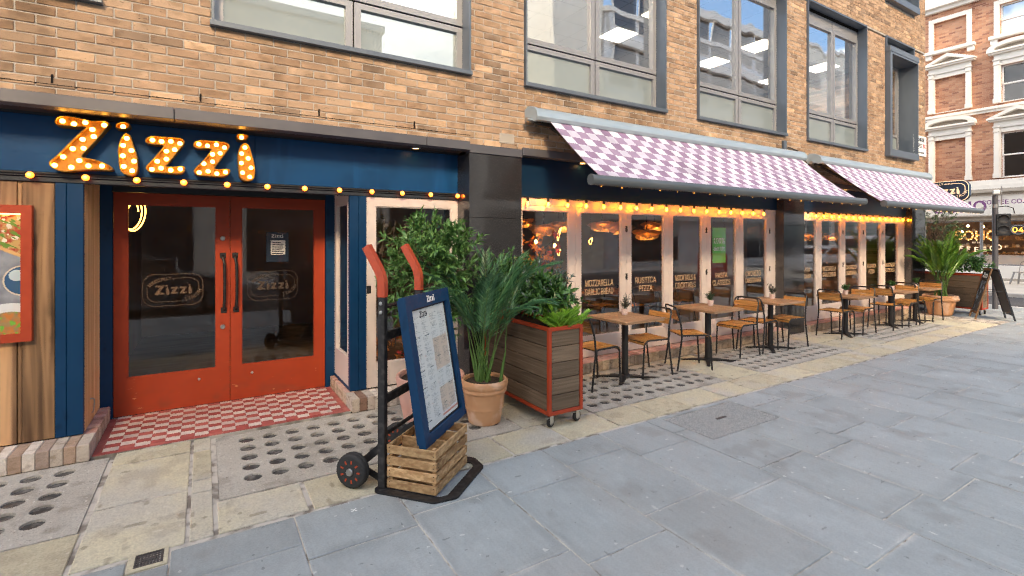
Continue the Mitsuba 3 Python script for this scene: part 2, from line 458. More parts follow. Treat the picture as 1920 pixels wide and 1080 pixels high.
def fabric(p, n, uv):
    """uv in squares: x along the shop front, y down the slope"""
    i, j = dr.floor(uv.x), dr.floor(uv.y)
    odd = (i + j) - 2 * dr.floor((i + j) * 0.5)
    j2 = j - 2 * dr.floor(j * 0.5)
    white = mix((0.54, 0.55, 0.625), (0.455, 0.44, 0.54), j2)
    plum = mix((0.235, 0.165, 0.265), (0.275, 0.21, 0.315), j2)
    c = mix(white, plum, odd)
    seam = dr.abs(uv.x / 8.1 - dr.floor(uv.x / 8.1) - 0.5)
    c = c * (1 - 0.22 * sstep(0.006, 0.003, seam))
    grime = sstep(0.45, 0.8, fbm(p.x * 5, uv.y * 0.35, 2.0, 4)) * 0.14 + 0.10 * sstep(0.5, 0.8, fbm(p.x * 1.1, uv.y * 0.6, 7.0))
    return c * (0.99 - grime)


mat('m_awning', fabric, 0.9, spec=0.15, sheen=0.2)
mat('m_awning_under', (0.20, 0.12, 0.11), 0.9, spec=0.1)
mat('m_awnmetal', lambda p, n, uv: mix((0.33, 0.41, 0.46), (0.40, 0.48, 0.53), fbm(p.x * 3, p.z * 4, p.y * 4)), 0.38, metallic=0.35)
mat('m_awnbar', lambda p, n, uv: mix((0.105, 0.125, 0.14), (0.14, 0.16, 0.175), fbm(p.x * 3, p.z * 4, p.y * 4)), 0.38, metallic=0.4)
mat('m_black', lambda p, n, uv: mix((0.014, 0.014, 0.015), (0.028, 0.027, 0.027), fbm(p.x * 40, p.y * 40, p.z * 40)), 0.38, spec=0.5)
mat('m_blackmetal', lambda p, n, uv: mix((0.018, 0.018, 0.020), (0.05, 0.046, 0.046), sstep(0.4, 0.9, fbm(p.x * 30, p.y * 30, p.z * 30))), 0.45, metallic=0.2)
mat('m_rubber', (0.02, 0.02, 0.021), 0.7)
mat('m_chairwood', wood((0.36, 0.15, 0.035), (0.66, 0.34, 0.105), 0, fine=60, along=4, lift=0.5), 0.42, spec=0.45)
mat('m_chairwood_y', wood((0.36, 0.15, 0.035), (0.66, 0.34, 0.105), 1, fine=60, along=4, lift=0.5), 0.42, spec=0.45)
mat('m_table', wood((0.27, 0.155, 0.082), (0.41, 0.262, 0.155), 0, fine=80, along=3, lift=0.4), 0.5, spec=0.4)
mat('m_cratewood', wood((0.33, 0.185, 0.085), (0.60, 0.40, 0.21), 0, fine=45, along=3, lift=0.6, knots=0.25), 0.75, spec=0.2, bump=lambda p, n, uv: noise(p.x * 60, p.y * 60, p.z * 130), bscale=0.002)
mat('m_planter', wood((0.098, 0.068, 0.046), (0.155, 0.112, 0.078), 1, fine=70, along=3, lift=0.45), 0.7, spec=0.25, bump=lambda p, n, uv: noise(p.y * 14, p.z * 150, p.x * 14), bscale=0.003)
mat('m_planter_x', wood((0.125, 0.090, 0.062), (0.19, 0.142, 0.100), 0, fine=70, along=3, lift=0.45), 0.7, spec=0.25, bump=lambda p, n, uv: noise(p.x * 14, p.z * 150, p.y * 14), bscale=0.003)


def terracotta(p, n, uv):
    c = mix((0.44, 0.225, 0.115), (0.55, 0.325, 0.185), fbm(p.x * 6, p.y * 6, p.z * 9, 3))
    return mix(c, (0.66, 0.50, 0.40), sstep(0.48, 0.75, fbm(p.x * 9, p.y * 9, p.z * 5 + 4, 4)) * 0.6)


mat('m_terracotta', terracotta, 0.8, spec=0.25, bump=lambda p, n, uv: fbm(p.x * 60, p.y * 60, p.z * 120), bscale=0.0012)
mat('m_pinkpot', lambda p, n, uv: mix((0.62, 0.33, 0.255), (0.72, 0.44, 0.36), fbm(p.x * 7, p.y * 7, p.z * 7)), 0.7, spec=0.3)
mat('m_smallpot', lambda p, n, uv: mix((0.60, 0.42, 0.36), (0.78, 0.66, 0.60), noise(p.x * 90, p.y * 90, p.z * 90)), 0.55)
mat('m_soil', lambda p, n, uv: mix((0.020, 0.013, 0.009), (0.075, 0.05, 0.034), noise(p.x * 120, p.y * 120, p.z * 120)), 0.95, bump=lambda p, n, uv: noise(p.x * 110, p.y * 110, 0), bscale=0.01)
mat('m_bark', lambda p, n, uv: mix((0.06, 0.04, 0.026), (0.16, 0.115, 0.08), fbm(p.x * 60, p.y * 60, p.z * 18)), 0.9)
mat('m_stem', lambda p, n, uv: mix((0.035, 0.09, 0.018), (0.10, 0.19, 0.045), fbm(p.x * 50, p.y * 50, p.z * 6)), 0.5)
scene['m_leaf'] = {'type': 'twosided', 'bsdf': {'type': 'principled', 'base_color': {'type': 'mesh_attribute', 'name': 'vertex_color'}, 'roughness': 0.34, 'specular': 0.45}}
mat('m_chrome', (0.62, 0.62, 0.62), 0.22, metallic=1.0)
mat('m_steel', (0.42, 0.42, 0.42), 0.35, metallic=0.9)
mat('m_bronze', lambda p, n, uv: mix((0.22, 0.108, 0.016), (0.33, 0.175, 0.030), fbm(p.x * 30, p.z * 30, p.y * 30)), 0.42, metallic=0.5)
mat('m_bulbglass', (0.85, 0.55, 0.2), 0.2)
mat('m_sign_navy', (0.010, 0.022, 0.045), 0.35)
mat('m_white', (0.80, 0.79, 0.77), 0.5)
mat('m_gold', (0.62, 0.43, 0.26), 0.55)
mat('m_goldfaint', (0.115, 0.066, 0.038), 0.6)
mat('m_goldfainter', (0.060, 0.036, 0.022), 0.6)
mat('m_signcream', (0.80, 0.62, 0.44), 0.5)
mat('m_purple', (0.20, 0.075, 0.215), 0.5)
mat('m_greenposter', (0.16, 0.62, 0.11), 0.5)
mat('m_stucco', lambda p, n, uv: mix((0.70, 0.665, 0.61), (0.80, 0.765, 0.71), fbm(p.x, p.y * 1.2, p.z * 1.2)), 0.8, spec=0.25)
mat('m_stoneband', lambda p, n, uv: mix((0.33, 0.29, 0.245), (0.46, 0.41, 0.35), fbm(p.x * 4, p.y * 4, p.z * 9)), 0.8)


def far_brick(p, n, uv):
    row = dr.floor(p.z / 0.075)
    odd = row - 2 * dr.floor(row * 0.5)
    fy, fz = p.y / 0.225 + 0.5 * odd, p.z / 0.075
    col = dr.floor(fy)
    r = cell(col, row, 5)
    c = mix((0.45, 0.215, 0.125), (0.58, 0.325, 0.205), r)
    c = mix(c, (0.30, 0.135, 0.09), sstep(0.82, 0.9, cell(col, row, 6)) * 0.8)
    c = mix(c, c * mi.Color3f(0.72, 0.66, 0.66), sstep(0.4, 0.75, fbm(p.y * 0.7, p.z * 0.5, 2.0, 3)))
    u, v = fy - col, fz - row
    m = dr.maximum(sstep(0.94, 0.96, u), sstep(0.85, 0.88, v))
    return mix(c, (0.42, 0.32, 0.26), m * 0.6)


mat('m_farbrick', far_brick, 0.9, spec=0.2)
mat('m_interior_wall', lambda p, n, uv: mix((0.20, 0.125, 0.080), (0.34, 0.23, 0.15), fbm(p.x * 1.5, p.z * 2, p.y * 1.5)), 0.7)
mat('m_interior_floor', lambda p, n, uv: mix((0.05, 0.03, 0.02), (0.12, 0.08, 0.05), fbm(p.x * 2, p.y * 14, 0)), 0.35)
mat('m_ceiling', (0.06, 0.05, 0.045), 0.8)
mat('m_office_wall', (0.16, 0.16, 0.155), 0.8)
mat('m_office_ceiling', lambda p, n, uv: mix((0.16, 0.16, 0.155), (0.24, 0.24, 0.235), sstep(0.03, 0.05, dr.minimum(p.x / 0.6 - dr.floor(p.x / 0.6), p.y / 0.6 - dr.floor(p.y / 0.6)))), 0.9)
scene['m_shade'] = {'type': 'principledthin', 'base_color': {'type': 'rgb', 'value': [0.82, 0.60, 0.33]}, 'roughness': 0.7, 'diff_trans': 1.0}
mat('m_mapleleaf', (0.62, 0.20, 0.03), 0.6)
mat('m_mapleleaf_red', (0.42, 0.03, 0.02), 0.6)
mat('m_paper', (0.7, 0.69, 0.66), 0.6)
mat('m_chalk', lambda p, n, uv: mix((0.045, 0.052, 0.062), (0.26, 0.36, 0.50), sstep(0.52, 0.74, fbm(p.x * 9 + p.y * 9, p.z * 9, 2.0, 4)) * sstep(1.0, 0.9, p.z) * 0.7), 0.7)
mat('m_boardgrey', (0.105, 0.10, 0.095), 0.7)
mat('m_boardwood', wood((0.09, 0.045, 0.020), (0.26, 0.14, 0.06), 2, fine=50, along=3), 0.6)
scene['m_frosted'] = {'type': 'twosided', 'bsdf': {'type': 'blendbsdf', 'weight': 0.42, 'a': {'type': 'principled', 'base_color': mikit.proc(lambda p, n, uv: mix((0.29, 0.34, 0.335), (0.36, 0.405, 0.40), fbm(p.x * 0.8, p.z * 1.5, 0))), 'roughness': 0.5, 'specular': 0.5}, 'b': {'type': 'conductor', 'material': 'none', 'specular_reflectance': {'type': 'rgb', 'value': [0.84, 0.90, 0.90]}}}}
mat('m_opp_pale', lambda p, n, uv: mix((0.74, 0.67, 0.56), (0.83, 0.77, 0.66), fbm(p.x * 0.6, p.z * 0.6, 0)), 0.85)
mat('m_opp_grey', lambda p, n, uv: mix((0.56, 0.57, 0.58), (0.68, 0.69, 0.70), fbm(p.x * 0.8, p.z * 0.8, 0)), 0.8)
mat('m_opp_brick', lambda p, n, uv: mix((0.26, 0.16, 0.11), (0.36, 0.23, 0.16), fbm(p.x * 0.8, p.z * 0.8, 0)) * (0.85 + 0.3 * noise(p.x * 4.4, p.z * 13, 0)), 0.85)
mat('m_darkglass', (0.02, 0.024, 0.03), 0.06, spec=0.9, coat=1.0)
mat('m_carpaint', (0.12, 0.125, 0.135), 0.25, metallic=0.6, coat=1.0)
mat('m_carwhite', (0.62, 0.63, 0.65), 0.3, coat=1.0)
scene['m_glass'] = {'type': 'thindielectric', 'int_ior': 1.52, 'ext_ior': 1.0}
scene['m_shopglass'] = {'type': 'thindielectric', 'int_ior': 1.62, 'ext_ior': 1.0}
scene['m_coatedglass'] = {'type': 'blendbsdf', 'weight': 0.6, 'a': {'type': 'thindielectric', 'int_ior': 1.6, 'ext_ior': 1.0}, 'b': {'type': 'twosided', 'bsdf': {'type': 'bumpmap', 'arbitrary': mikit.proc(lambda p, n, uv: noise(p.x * 1.7, p.z * 0.7, p.y * 1.7) + 0.4 * noise(p.x * 4.1, p.z * 1.1, p.y * 4)), 'scale': 0.0045, 'bsdf': {'type': 'conductor', 'material': 'none', 'specular_reflectance': {'type': 'rgb', 'value': [0.86, 0.90, 0.93]}}}}}


def menu_print(p, n, uv):
    """the printed sheet: uv in metres from its lower left corner (0.55 wide, 0.84 high)"""
    x, y = uv.x, uv.y
    col = dr.floor(x / 0.1375)
    cx = x / 0.1375 - col
    ln = dr.floor(y / 0.0072)
    fy = y / 0.0072 - ln
    sec = dr.floor(y / 0.118 + cell(dr.floor(col * 0.5), 3) * 0.8)
    fs = y / 0.118 + cell(dr.floor(col * 0.5), 3) * 0.8 - sec
    length = 0.45 + 0.5 * cell(col, ln, 4)
    word = noise(x * 420, ln * 3.7, 1.0)
    text = sstep(0.30, 0.42, fy) * sstep(0.80, 0.70, fy) * sstep(0.07, 0.09, cx) * sstep(length, length - 0.02, cx) * sstep(0.25, 0.45, word)
    text = text * sstep(0.18, 0.20, cell(col, ln, 9)) * sstep(0.90, 0.88, fs) * sstep(0.03, 0.05, y) * sstep(0.80, 0.79, y)
    head = sstep(0.91, 0.92, fs) * sstep(0.985, 0.975, fs) * sstep(0.25, 0.30, cx) * sstep(0.8, 0.75, cx) * sstep(0.3, 0.45, noise(x * 170, y * 40, 2.0)) * sstep(0.76, 0.75, y)
    tan1 = sstep(0.285, 0.287, x) * sstep(0.53, 0.528, x) * sstep(0.36, 0.362, y) * sstep(0.60, 0.598, y)
    tan2 = sstep(0.285, 0.287, x) * sstep(0.53, 0.528, x) * sstep(0.05, 0.052, y) * sstep(0.23, 0.228, y)
    c = mix((0.62, 0.66, 0.66), (0.58, 0.50, 0.42), dr.maximum(tan1, tan2))
    c = mix(c, (0.11, 0.17, 0.20), text * 0.75)
    c = mix(c, (0.03, 0.07, 0.10), head * 0.9)
    red = sstep(0.02, 0.022, y) * sstep(0.036, 0.034, y) * sstep(0.285, 0.287, x)
    dot = sstep(0.975, 0.98, cell(col, ln, 21)) * sstep(0.03, 0.05, cx) * sstep(0.12, 0.10, cx) * sstep(0.1, 0.2, fy)
    return mix(c, (0.55, 0.14, 0.08), dr.maximum(red * 0.8, dot))


mat('m_menu', menu_print, 0.25, spec=0.5, coat=0.6)


def food_print(p, n, uv):
    """the printed picture: dishes on a slate table, uv in metres from its lower right corner (x to the left)"""
    x, y = uv.x, uv.y
    s = fbm(x * 14, y * 14, 1.0, 4)
    slate = mix((0.12, 0.13, 0.16), (0.34, 0.36, 0.40), s)
    w = fbm(x * 30, y * 30, 4.0, 3)
    pizza = mix((0.36, 0.06, 0.03), (0.50, 0.32, 0.12), sstep(0.35, 0.7, w))
    pizza = mix(pizza, (0.70, 0.62, 0.48), sstep(0.60, 0.68, fbm(x * 40 + 4, y * 40, 2.0, 2)))
    pizza = mix(pizza, (0.14, 0.24, 0.04), sstep(0.60, 0.66, fbm(x * 22 + 9, y * 60 - x * 30, 7.0, 2)))
    edge = y - 0.575 - x * 0.55 + 0.02 * w
    c = mix(slate, (0.60, 0.36, 0.15), sstep(0.0, 0.01, edge))
    c = mix(c, pizza, sstep(0.025, 0.04, edge))
    d = dr.sqrt(dr.square(x + 0.01) + dr.square(y - 0.40))
    c = mix(c, (0.58, 0.50, 0.42), sstep(0.118, 0.114, d))
    c = mix(c, (0.04, 0.10, 0.20), sstep(0.108, 0.104, d))
    c = mix(c, (0.45, 0.55, 0.60), sstep(0.045, 0.04, dr.sqrt(dr.square(x - 0.03) + dr.square(y - 0.44))))
    e = dr.sqrt(dr.square(x - 0.06) + dr.square(y - 0.02) * 1.2)
    c = mix(c, (0.62, 0.64, 0.66), sstep(0.235, 0.228, e))
    soup = mix((0.48, 0.17, 0.04), (0.30, 0.22, 0.10), sstep(0.3, 0.7, w))
    soup = mix(soup, (0.16, 0.38, 0.05), sstep(0.62, 0.66, fbm(x * 36, y * 36, 12.0, 2)))
    return mix(c, soup, sstep(0.165, 0.158, e))


mat('m_foodprint', food_print, 0.3, spec=0.5)
# ------------------------------------------------------------------ ground, roads, pavement
structure('ground', sheet_z(-150, 200, -150, 200, -0.16), 'm_asphalt', 'dark asphalt ground beneath the roads')
structure('road', sheet_z(17.15, 21.25, -60, 70, -0.115), 'm_asphalt', 'dark asphalt side street beyond the corner')
put('road', 'carriageway', sheet_z(-60, 17.15, -8.4, -1.0, -0.115), 'm_asphalt')
for i in range(7):
    put('road', 'white_dash', sheet_z(18.0, 18.35, 1.2 + i * 1.6, 2.0 + i * 1.6, -0.110), 'm_roadwhite')
for i in range(6):
    put('road', 'stud', sheet_z(17.7 + i * 0.6, 17.9 + i * 0.6, 2.6, 2.75, -0.109), 'm_roadwhite')
structure('far_pavement', box(21.4, 27.5, -60, 70, -0.15, 0.0), 'm_farpave', 'pale paved footway across the side street')
put('far_pavement', 'kerb', box(21.2, 21.395, -60, 70, -0.15, 0.004, 0.02), 'm_kerb')
structure('opposite_pavement', box(-60, 60, -11.2, -8.6, -0.15, 0.0), 'm_kerb', 'footway on the other side of the main street')

# base of the near pavement: mortar bed with pits under the pavement lights
PANELS = [(-2.42, -0.618, 3.755, 4.925, -0.867 - 0.178 * 3, 0.178, 4, 4.01, 0.19),
          (0.078, 2.42, 3.738, 4.925, 0.298, 0.1775, 12, 3.985, 0.191),
          (3.225, 5.33, 3.715, 4.80, 3.36, 0.1675, 12, 3.885, 0.19),
          (6.03, 8.42, 3.715, 4.80, 6.17, 0.17, 13, 3.885, 0.19),
          (9.60, 12.35, 3.715, 4.80, 9.75, 0.17, 15, 3.885, 0.19)]
bed = Polygon([(-8, -0.8), (17.0, -0.8), (17.0, 30), (14.62, 30), (14.62, 4.95), (-8, 4.95)])
for q in PANELS:
    bed = bed.difference(sbox(q[0] + .004, q[2] + .004, q[1] - .004, q[3] - .004))
m = extrude(bed, 0.1)
structure('pavement', move(m, (0, 0, -0.106)), 'm_joint', 'grey and buff stone paved footway with round pavement lights')
put('pavement', 'kerb', box(-60, 17.2, -1.0, -0.805, -0.15, 0.003, 0.02), 'm_kerb')
put('pavement', 'kerb', box(17.005, 17.2, -0.8, 30, -0.15, 0.003, 0.02), 'm_kerb')


def slab(x0, x1, y0, y1, material, name, gap=0.004, top=0.0):
    dz = float(RNG.uniform(-0.0012, 0.0012)) + top
    v, f = box(x0 + gap, x1 - gap, y0 + gap, y1 - gap, -0.05, dz, 0.004)
    up = v[:, 2] > -0.02
    v = v.copy()
    v[up, 2] += (v[up, 0] - x0) * RNG.uniform(-0.002, 0.002) + (v[up, 1] - y0) * RNG.uniform(-0.002, 0.002)
    if material == 'm_greystone':
        number = _count.get('pavement__slab', 0) + 1
        uv = 2.0 * number + np.stack([(v[:, 0] - x0) / (x1 - x0), (v[:, 1] - y0) / (y1 - y0)], 1)
        return put('pavement', name, (v, f), material, tone=uv)
    return put('pavement', name, (v, f), material, tone=RNG.uniform(0, 1, 2))


COURSES = [-1.98, -1.37, -0.77, -0.157, 0.467, 1.087, 1.705, 2.303, 2.905, 3.49, 4.075, 4.66, 5.22]
while COURSES[-1] < 17.0:
    COURSES.append(COURSES[-1] + 0.583)
COURSES[-1] = 17.0
FIRST = {-0.157: 2.965, 0.467: 2.805, 1.087: 2.93, 1.705: 2.787, 2.303: 2.955, 2.905: 2.79, 3.49: 2.95, 4.075: 2.845, 4.66: 2.985}
COVER = (3.662, 4.662, 2.680, 3.228)
EDGE = 3.285
k = 0
for a, b in zip(COURSES[:-1], COURSES[1:]):
    k += 1
    top = EDGE if a < 13.4 else 6.5
    y1 = top
    y = FIRST.get(a, EDGE - 0.2 - 0.31 * ((k * 7) % 3) / 1.5 - 0.07 * (k % 2)) if top == EDGE else top - 0.3 - 0.25 * (k % 3)
    while y1 > max(-0.8, 0.2 * a - 1.6):
        y = max(y, -0.8)
        poly = sbox(a, y, b, y1)
        if poly.intersects(sbox(*[COVER[0], COVER[2], COVER[1], COVER[3]])):
            for g in getattr(poly.difference(sbox(COVER[0], COVER[2], COVER[1], COVER[3])), 'geoms', [poly.difference(sbox(COVER[0], COVER[2], COVER[1], COVER[3]))]):
                X0, Y0, X1, Y1 = g.bounds
                if g.area > 0.004 and abs(g.area - (X1 - X0) * (Y1 - Y0)) < 1e-6:
                    slab(X0, X1, Y0, Y1, 'm_greystone', 'slab')
                elif g.area > 0.004:
                    v, f = extrude(g.buffer(-0.004, join_style=2), 0.05)
                    number = _count.get('pavement__slab', 0) + 1
                    put('pavement', 'slab', (v - [0, 0, 0.05], f), 'm_greystone', tone=2.0 * number + np.stack([(v[:, 0] - a) / (b - a), (v[:, 1] - y) / (y1 - y)], 1))
        elif a == -0.77 and y1 == top:
            slab(a, b, y, 3.16, 'm_greystone', 'slab')
            slab(a, -0.345, 3.165, y1, 'm_greystone', 'slab')
        else:
            slab(a, b, y, y1, 'm_greystone', 'slab')
        y1, y = y, y - 0.785

F_YEL = [(-2.6, -1.62, 3.32, 3.75), (-1.61, -0.605, 3.32, 3.75), (-0.594, -0.088, 3.32, 4.005), (-0.594, -0.088, 4.01, 4.72), (-0.594, -0.088, 4.725, 4.985),
         (-0.078, 0.052, 3.32, 3.93), (-0.078, 0.052, 3.935, 4.13), (-0.078, 0.052, 4.135, 4.70), (-0.078, 0.052, 4.71, 4.985),
         (0.065, 0.565, 3.32, 3.73), (0.585, 1.33, 3.31, 3.73), (1.34, 2.07, 3.31, 3.73), (2.08, 2.62, 3.31, 3.73), (2.63, 3.21, 3.31, 3.70),
         (2.43, 3.215, 3.735, 4.33), (2.43, 3.215, 4.335, 4.90),
         (5.34, 6.02, 3.715, 4.20), (5.34, 6.02, 4.205, 4.80), (8.43, 9.0, 3.715, 4.25), (9.01, 9.59, 3.715, 4.25), (8.43, 9.59, 4.26, 4.80),
         (12.36, 13.0, 3.715, 4.80), (13.01, 13.40, 3.715, 4.80)]
x = 3.22
while x < 13.3:
    w = float(RNG.choice([0.48, 0.6, 0.74]))
    x1 = min(x + w, 13.4)
    F_YEL.append((x, x1, 3.305, 3.705))
    x = x1
for q in F_YEL:
    slab(*q, 'm_yellowstone', 'flagstone', gap=0.006, top=0.001)

for q in PANELS:
    x0, x1, y0, y1, lx, dx, nx, ly, dy = q
    g = sbox(x0 + .006, y0 + .006, x1 - .006, y1 - .006)
    holes, spots_ = [], []
    for i in range(nx):
        for j in range(5):
            px, py = lx + i * dx + 0.002 * j, ly + j * dy
            if py < y1 - 0.09 and px < x1 - 0.08:
                spots_.append((px, py))
    r = 0.060 if x0 < 3 else 0.056
    g = g.difference(unary_union([Point(s).buffer(r, 6) for s in spots_]))
    v, f = extrude(g, 0.05)
    put('pavement', 'light_panel', (v - [0, 0, 0.049], f), 'm_concrete', tone=RNG.uniform(0, 1, 2))
    for s in spots_:
        ang = np.arange(14) * 2 * np.pi / 14
        rr = r + 0.004
        sunk = float(RNG.uniform(-0.020, -0.009)) if x0 < 3 else float(RNG.uniform(-0.014, -0.007))
        v = np.vstack([np.stack([s[0] + rr * np.cos(ang), s[1] + rr * np.sin(ang), np.full(14, sunk)], 1), [[s[0], s[1], sunk + 0.002]]])
        put('pavement', 'lens', (v, np.array([(14, k, (k + 1) % 14) for k in range(14)])), 'm_lens', tone=RNG.uniform(0, 1, 2))

# sunk cover in the grey paving, gully grille, chalk cross
put('pavement', 'inset_cover', box(COVER[0] + .008, COVER[1] - .008, COVER[2] + .008, COVER[3] - .008, -0.05, -0.001, 0.003), 'm_cover')
put('pavement', 'cover_slot', box(4.10, 4.24, 2.955, 2.985, -0.02, 0.003, 0.002), 'm_castiron')
for a in (0.7, -0.85):
    put('pavement', 'chalk_mark', move(box(-0.022, 0.022, -0.003, 0.003, 0.0012, 0.0022), (0.795, 3.165, 0), a), 'm_white')
g = thing('gully_grille', 'small square iron drain grille set in the paving at the buff stone edge', 'drain cover')
GX0, GX1, GY0, GY1 = -0.312, -0.165, 3.195, 3.330
v, f = extrude(rect_ring(GX0 - .03, GX1 + .0, GY0 - .03, GY1 + .012, 0.03, 0.02, 0.03, 0.02), 0.05)
put(g, 'stone_surround', (v - [0, 0, 0.0475], f), 'm_yellowstone', tone=(0.5, 0.3))
put(g, 'sump', box(GX0 - .005, GX1 + .005, GY0 - .005, GY1 + .005, -0.052, -0.03), 'm_dark_void')
put(g, 'frame', move(extrude(rect_ring(GX0, GX1 - .018, GY0, GY1 - .008, 0.008), 0.03), (0, 0, -0.028)), 'm_castiron')
for i in range(8):
    xx = GX0 + 0.012 + i * 0.0145
    put(g, 'bar', box(xx, xx + 0.008, GY0 + .008, GY1 - .016, -0.024, 0.000, 0.001), 'm_castiron')
for j in range(5):
    yy = GY0 + 0.014 + j * 0.022
    put(g, 'cross_bar', box(GX0 + .008, GX1 - .026, yy, yy + 0.007, -0.024, -0.003, 0.001), 'm_castiron')
put(g, 'name_plate', box(-0.275, -0.215, 3.248, 3.272, -0.02, 0.002, 0.001), 'm_castiron')
# ------------------------------------------------------------------ the brick building: walls, bricks, upper windows
B = thing('brick_building', 'tan brick building with grey framed windows over a blue and black restaurant front', 'building')
FACE = 4.90
OPEN = [(-3.6, -0.671, 3.485, 6.08), (0.05, 2.485, 3.485, 6.08), (3.20, 5.60, 3.485, 6.08), (6.302, 8.657, 3.485, 6.08), (9.355, 11.62, 3.485, 6.08),
        (12.50, 13.93, 3.485, 6.08), (12.50, 13.97, 6.83, 8.6)]
SLOTS = [(11.62, 12.50, 6.02, 6.08), (13.93, 14.6, 6.02, 6.08), (8.657, 9.355, 6.02, 6.08), (5.60, 6.302, 6.02, 6.08), (2.485, 3.20, 6.02, 6.08)]
w = sbox(-7, 2.765, 14.597, 9.5)
for o in OPEN + SLOTS:
    w = w.difference(sbox(o[0], o[2], o[1], o[3]))
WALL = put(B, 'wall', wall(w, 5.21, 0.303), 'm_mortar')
put(B, 'side_wall', box(14.3, 14.595, 5.215, 22, 0, 9.5), 'm_brick')
put(B, 'roof_slab', box(-7, 14.597, 4.915, 22, 9.51, 9.8), 'm_mortar')
put(B, 'slot_back', box(2.4, 14.59, 5.03, 5.06, 6.0, 6.1), 'm_dark_void')


def project(x, y, z):
    d = x * math.sin(YAW) + y * math.cos(YAW)
    l = x * math.cos(YAW) - y * math.sin(YAW)
    return 960 + 933 * l / d, 447 - 933 * (z - EYE) / d, d


seen, rest = [], []
for row in range(-10, 61):
    z0 = BRICK_Z0 + row * BRICK_H
    z1 = z0 + BRICK_H
    if z1 < 2.78 or z1 > 8.0:
        continue
    cuts = [(o[0], o[1]) for o in OPEN + SLOTS if min(z1, o[3]) - max(z0, o[2]) > 0.03]
    odd = row % 2
    k0 = int((-3.2 + 0.707) / BRICK_L) - 1
    for k in range(k0, 75):
        a = -0.707 - BRICK_L / 2 * odd + k * BRICK_L
        b = a + BRICK_L
        segs = [(a, min(b, 14.6))]
        for c in cuts:
            segs = [s for q in segs for s in ((q[0], min(q[1], c[0])), (max(q[0], c[1]), q[1])) if s[1] - s[0] > 0.02]
        for s in segs:
            if s[0] < -3.3 or s[1] - s[0] < 0.025:
                continue
            u, v, d = project((s[0] + s[1]) / 2, FACE, (z0 + z1) / 2)
            inside = -40 < u < 1960 and v > -30
            if not inside and v < -260:
                continue
            (seen if inside else rest).append((d, s, z0, z1))
seen.sort(key=lambda q: q[0])
rest += seen[300:]


def brick_mesh(s, z0, z1, rough=True):
    j = 0.0048
    f = FACE + float(RNG.uniform(-0.0022, 0.0022))
    v, t = box(s[0] + j, s[1] - j, f, FACE + 0.03, z0 + j, z1 - j, 0.004 if rough else 0.0)
    if rough:
        v = v + RNG.normal(0, 0.0009, v.shape)
    return v, t


for d, s, z0, z1 in seen[:300]:
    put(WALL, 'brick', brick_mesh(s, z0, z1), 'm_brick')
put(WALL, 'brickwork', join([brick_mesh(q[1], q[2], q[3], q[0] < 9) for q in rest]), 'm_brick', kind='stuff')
for x in (-0.953, -0.027, 0.911, 1.845):
    put(WALL, 'weep_vent', box(x - 0.007, x + 0.007, 4.897, 4.93, 2.842, 2.908), 'm_dark_void')
put(WALL, 'flashing', box(-5, 2.49, 4.8965, 4.93, 2.8325, 2.8365), 'm_dark_void')
put(WALL, 'patch', box(2.86, 3.06, 4.895, 4.93, 2.79, 2.905, 0.004), 'm_stoneband')

GLASSY = 5.075


def upper_window(x0, x1, z0, z1, mull, transom=4.065, proud=0.035, left=True):
    w_ = put(B, 'window', wall(Polygon([(x0 + .002, z0 + .049), (x0 + .022, z0 + .049), (x0 + .022, z1 - .03), (x1 - .022, z1 - .03), (x1 - .022, z0 + .049), (x1 - .002, z0 + .049), (x1 - .002, z1 - .001), (x0 + .002, z1 - .001)]), GLASSY - .03, GLASSY - .03 - FACE + proud), 'm_winframe')
    put(w_, 'sill', box(x0 - .01, x1 + .01, FACE - proud - 0.02, GLASSY - .03, z0 + 0.001, z0 + 0.047, 0.003), 'm_winframe')
    zs = [(z0 + 0.05, transom - 0.010, 'm_frosted'), (transom + 0.010, z1 - 0.26, 'm_coatedglass')]
    for a, b in ((x0 + 0.024, mull - 0.007), (mull + 0.007, x1 - 0.024)):
        if b - a < 0.2:
            continue
        for c, d, g in zs:
            f = put(w_, 'frame', wall(rect_ring(a, b, c, d, 0.068, b=0.066, t=0.058), GLASSY + .045, 0.08), 'm_winframe_light')
            y = GLASSY
            put(w_, 'pane', sheet_y(a + .06, b - .06, c + .06, d - .05, y), g)
        put(w_, 'spandrel_panel', box(a, b, GLASSY - .030, GLASSY + .02, z1 - 0.255, z1 - 0.032, 0.002), 'm_winframe_light')
    put(w_, 'mullion_gap', box(mull - .0065, mull + .0065, GLASSY - .010, GLASSY + .04, z0 + .05, z1 - .04), 'm_dark_void')
    put(w_, 'transom_gap', box(x0 + .024, x1 - .024, GLASSY - .009, GLASSY + .0395, transom - .0095, transom + .0095), 'm_dark_void')
    return w_


upper_window(-3.6, -0.671, 3.485, 6.08, -2.1)
upper_window(0.05, 2.485, 3.485, 6.08, 1.262)
upper_window(3.20, 5.60, 3.485, 6.08, 4.415)
upper_window(6.302, 8.657, 3.485, 6.08, 7.53)
upper_window(9.355, 11.62, 3.485, 6.08, 10.60)


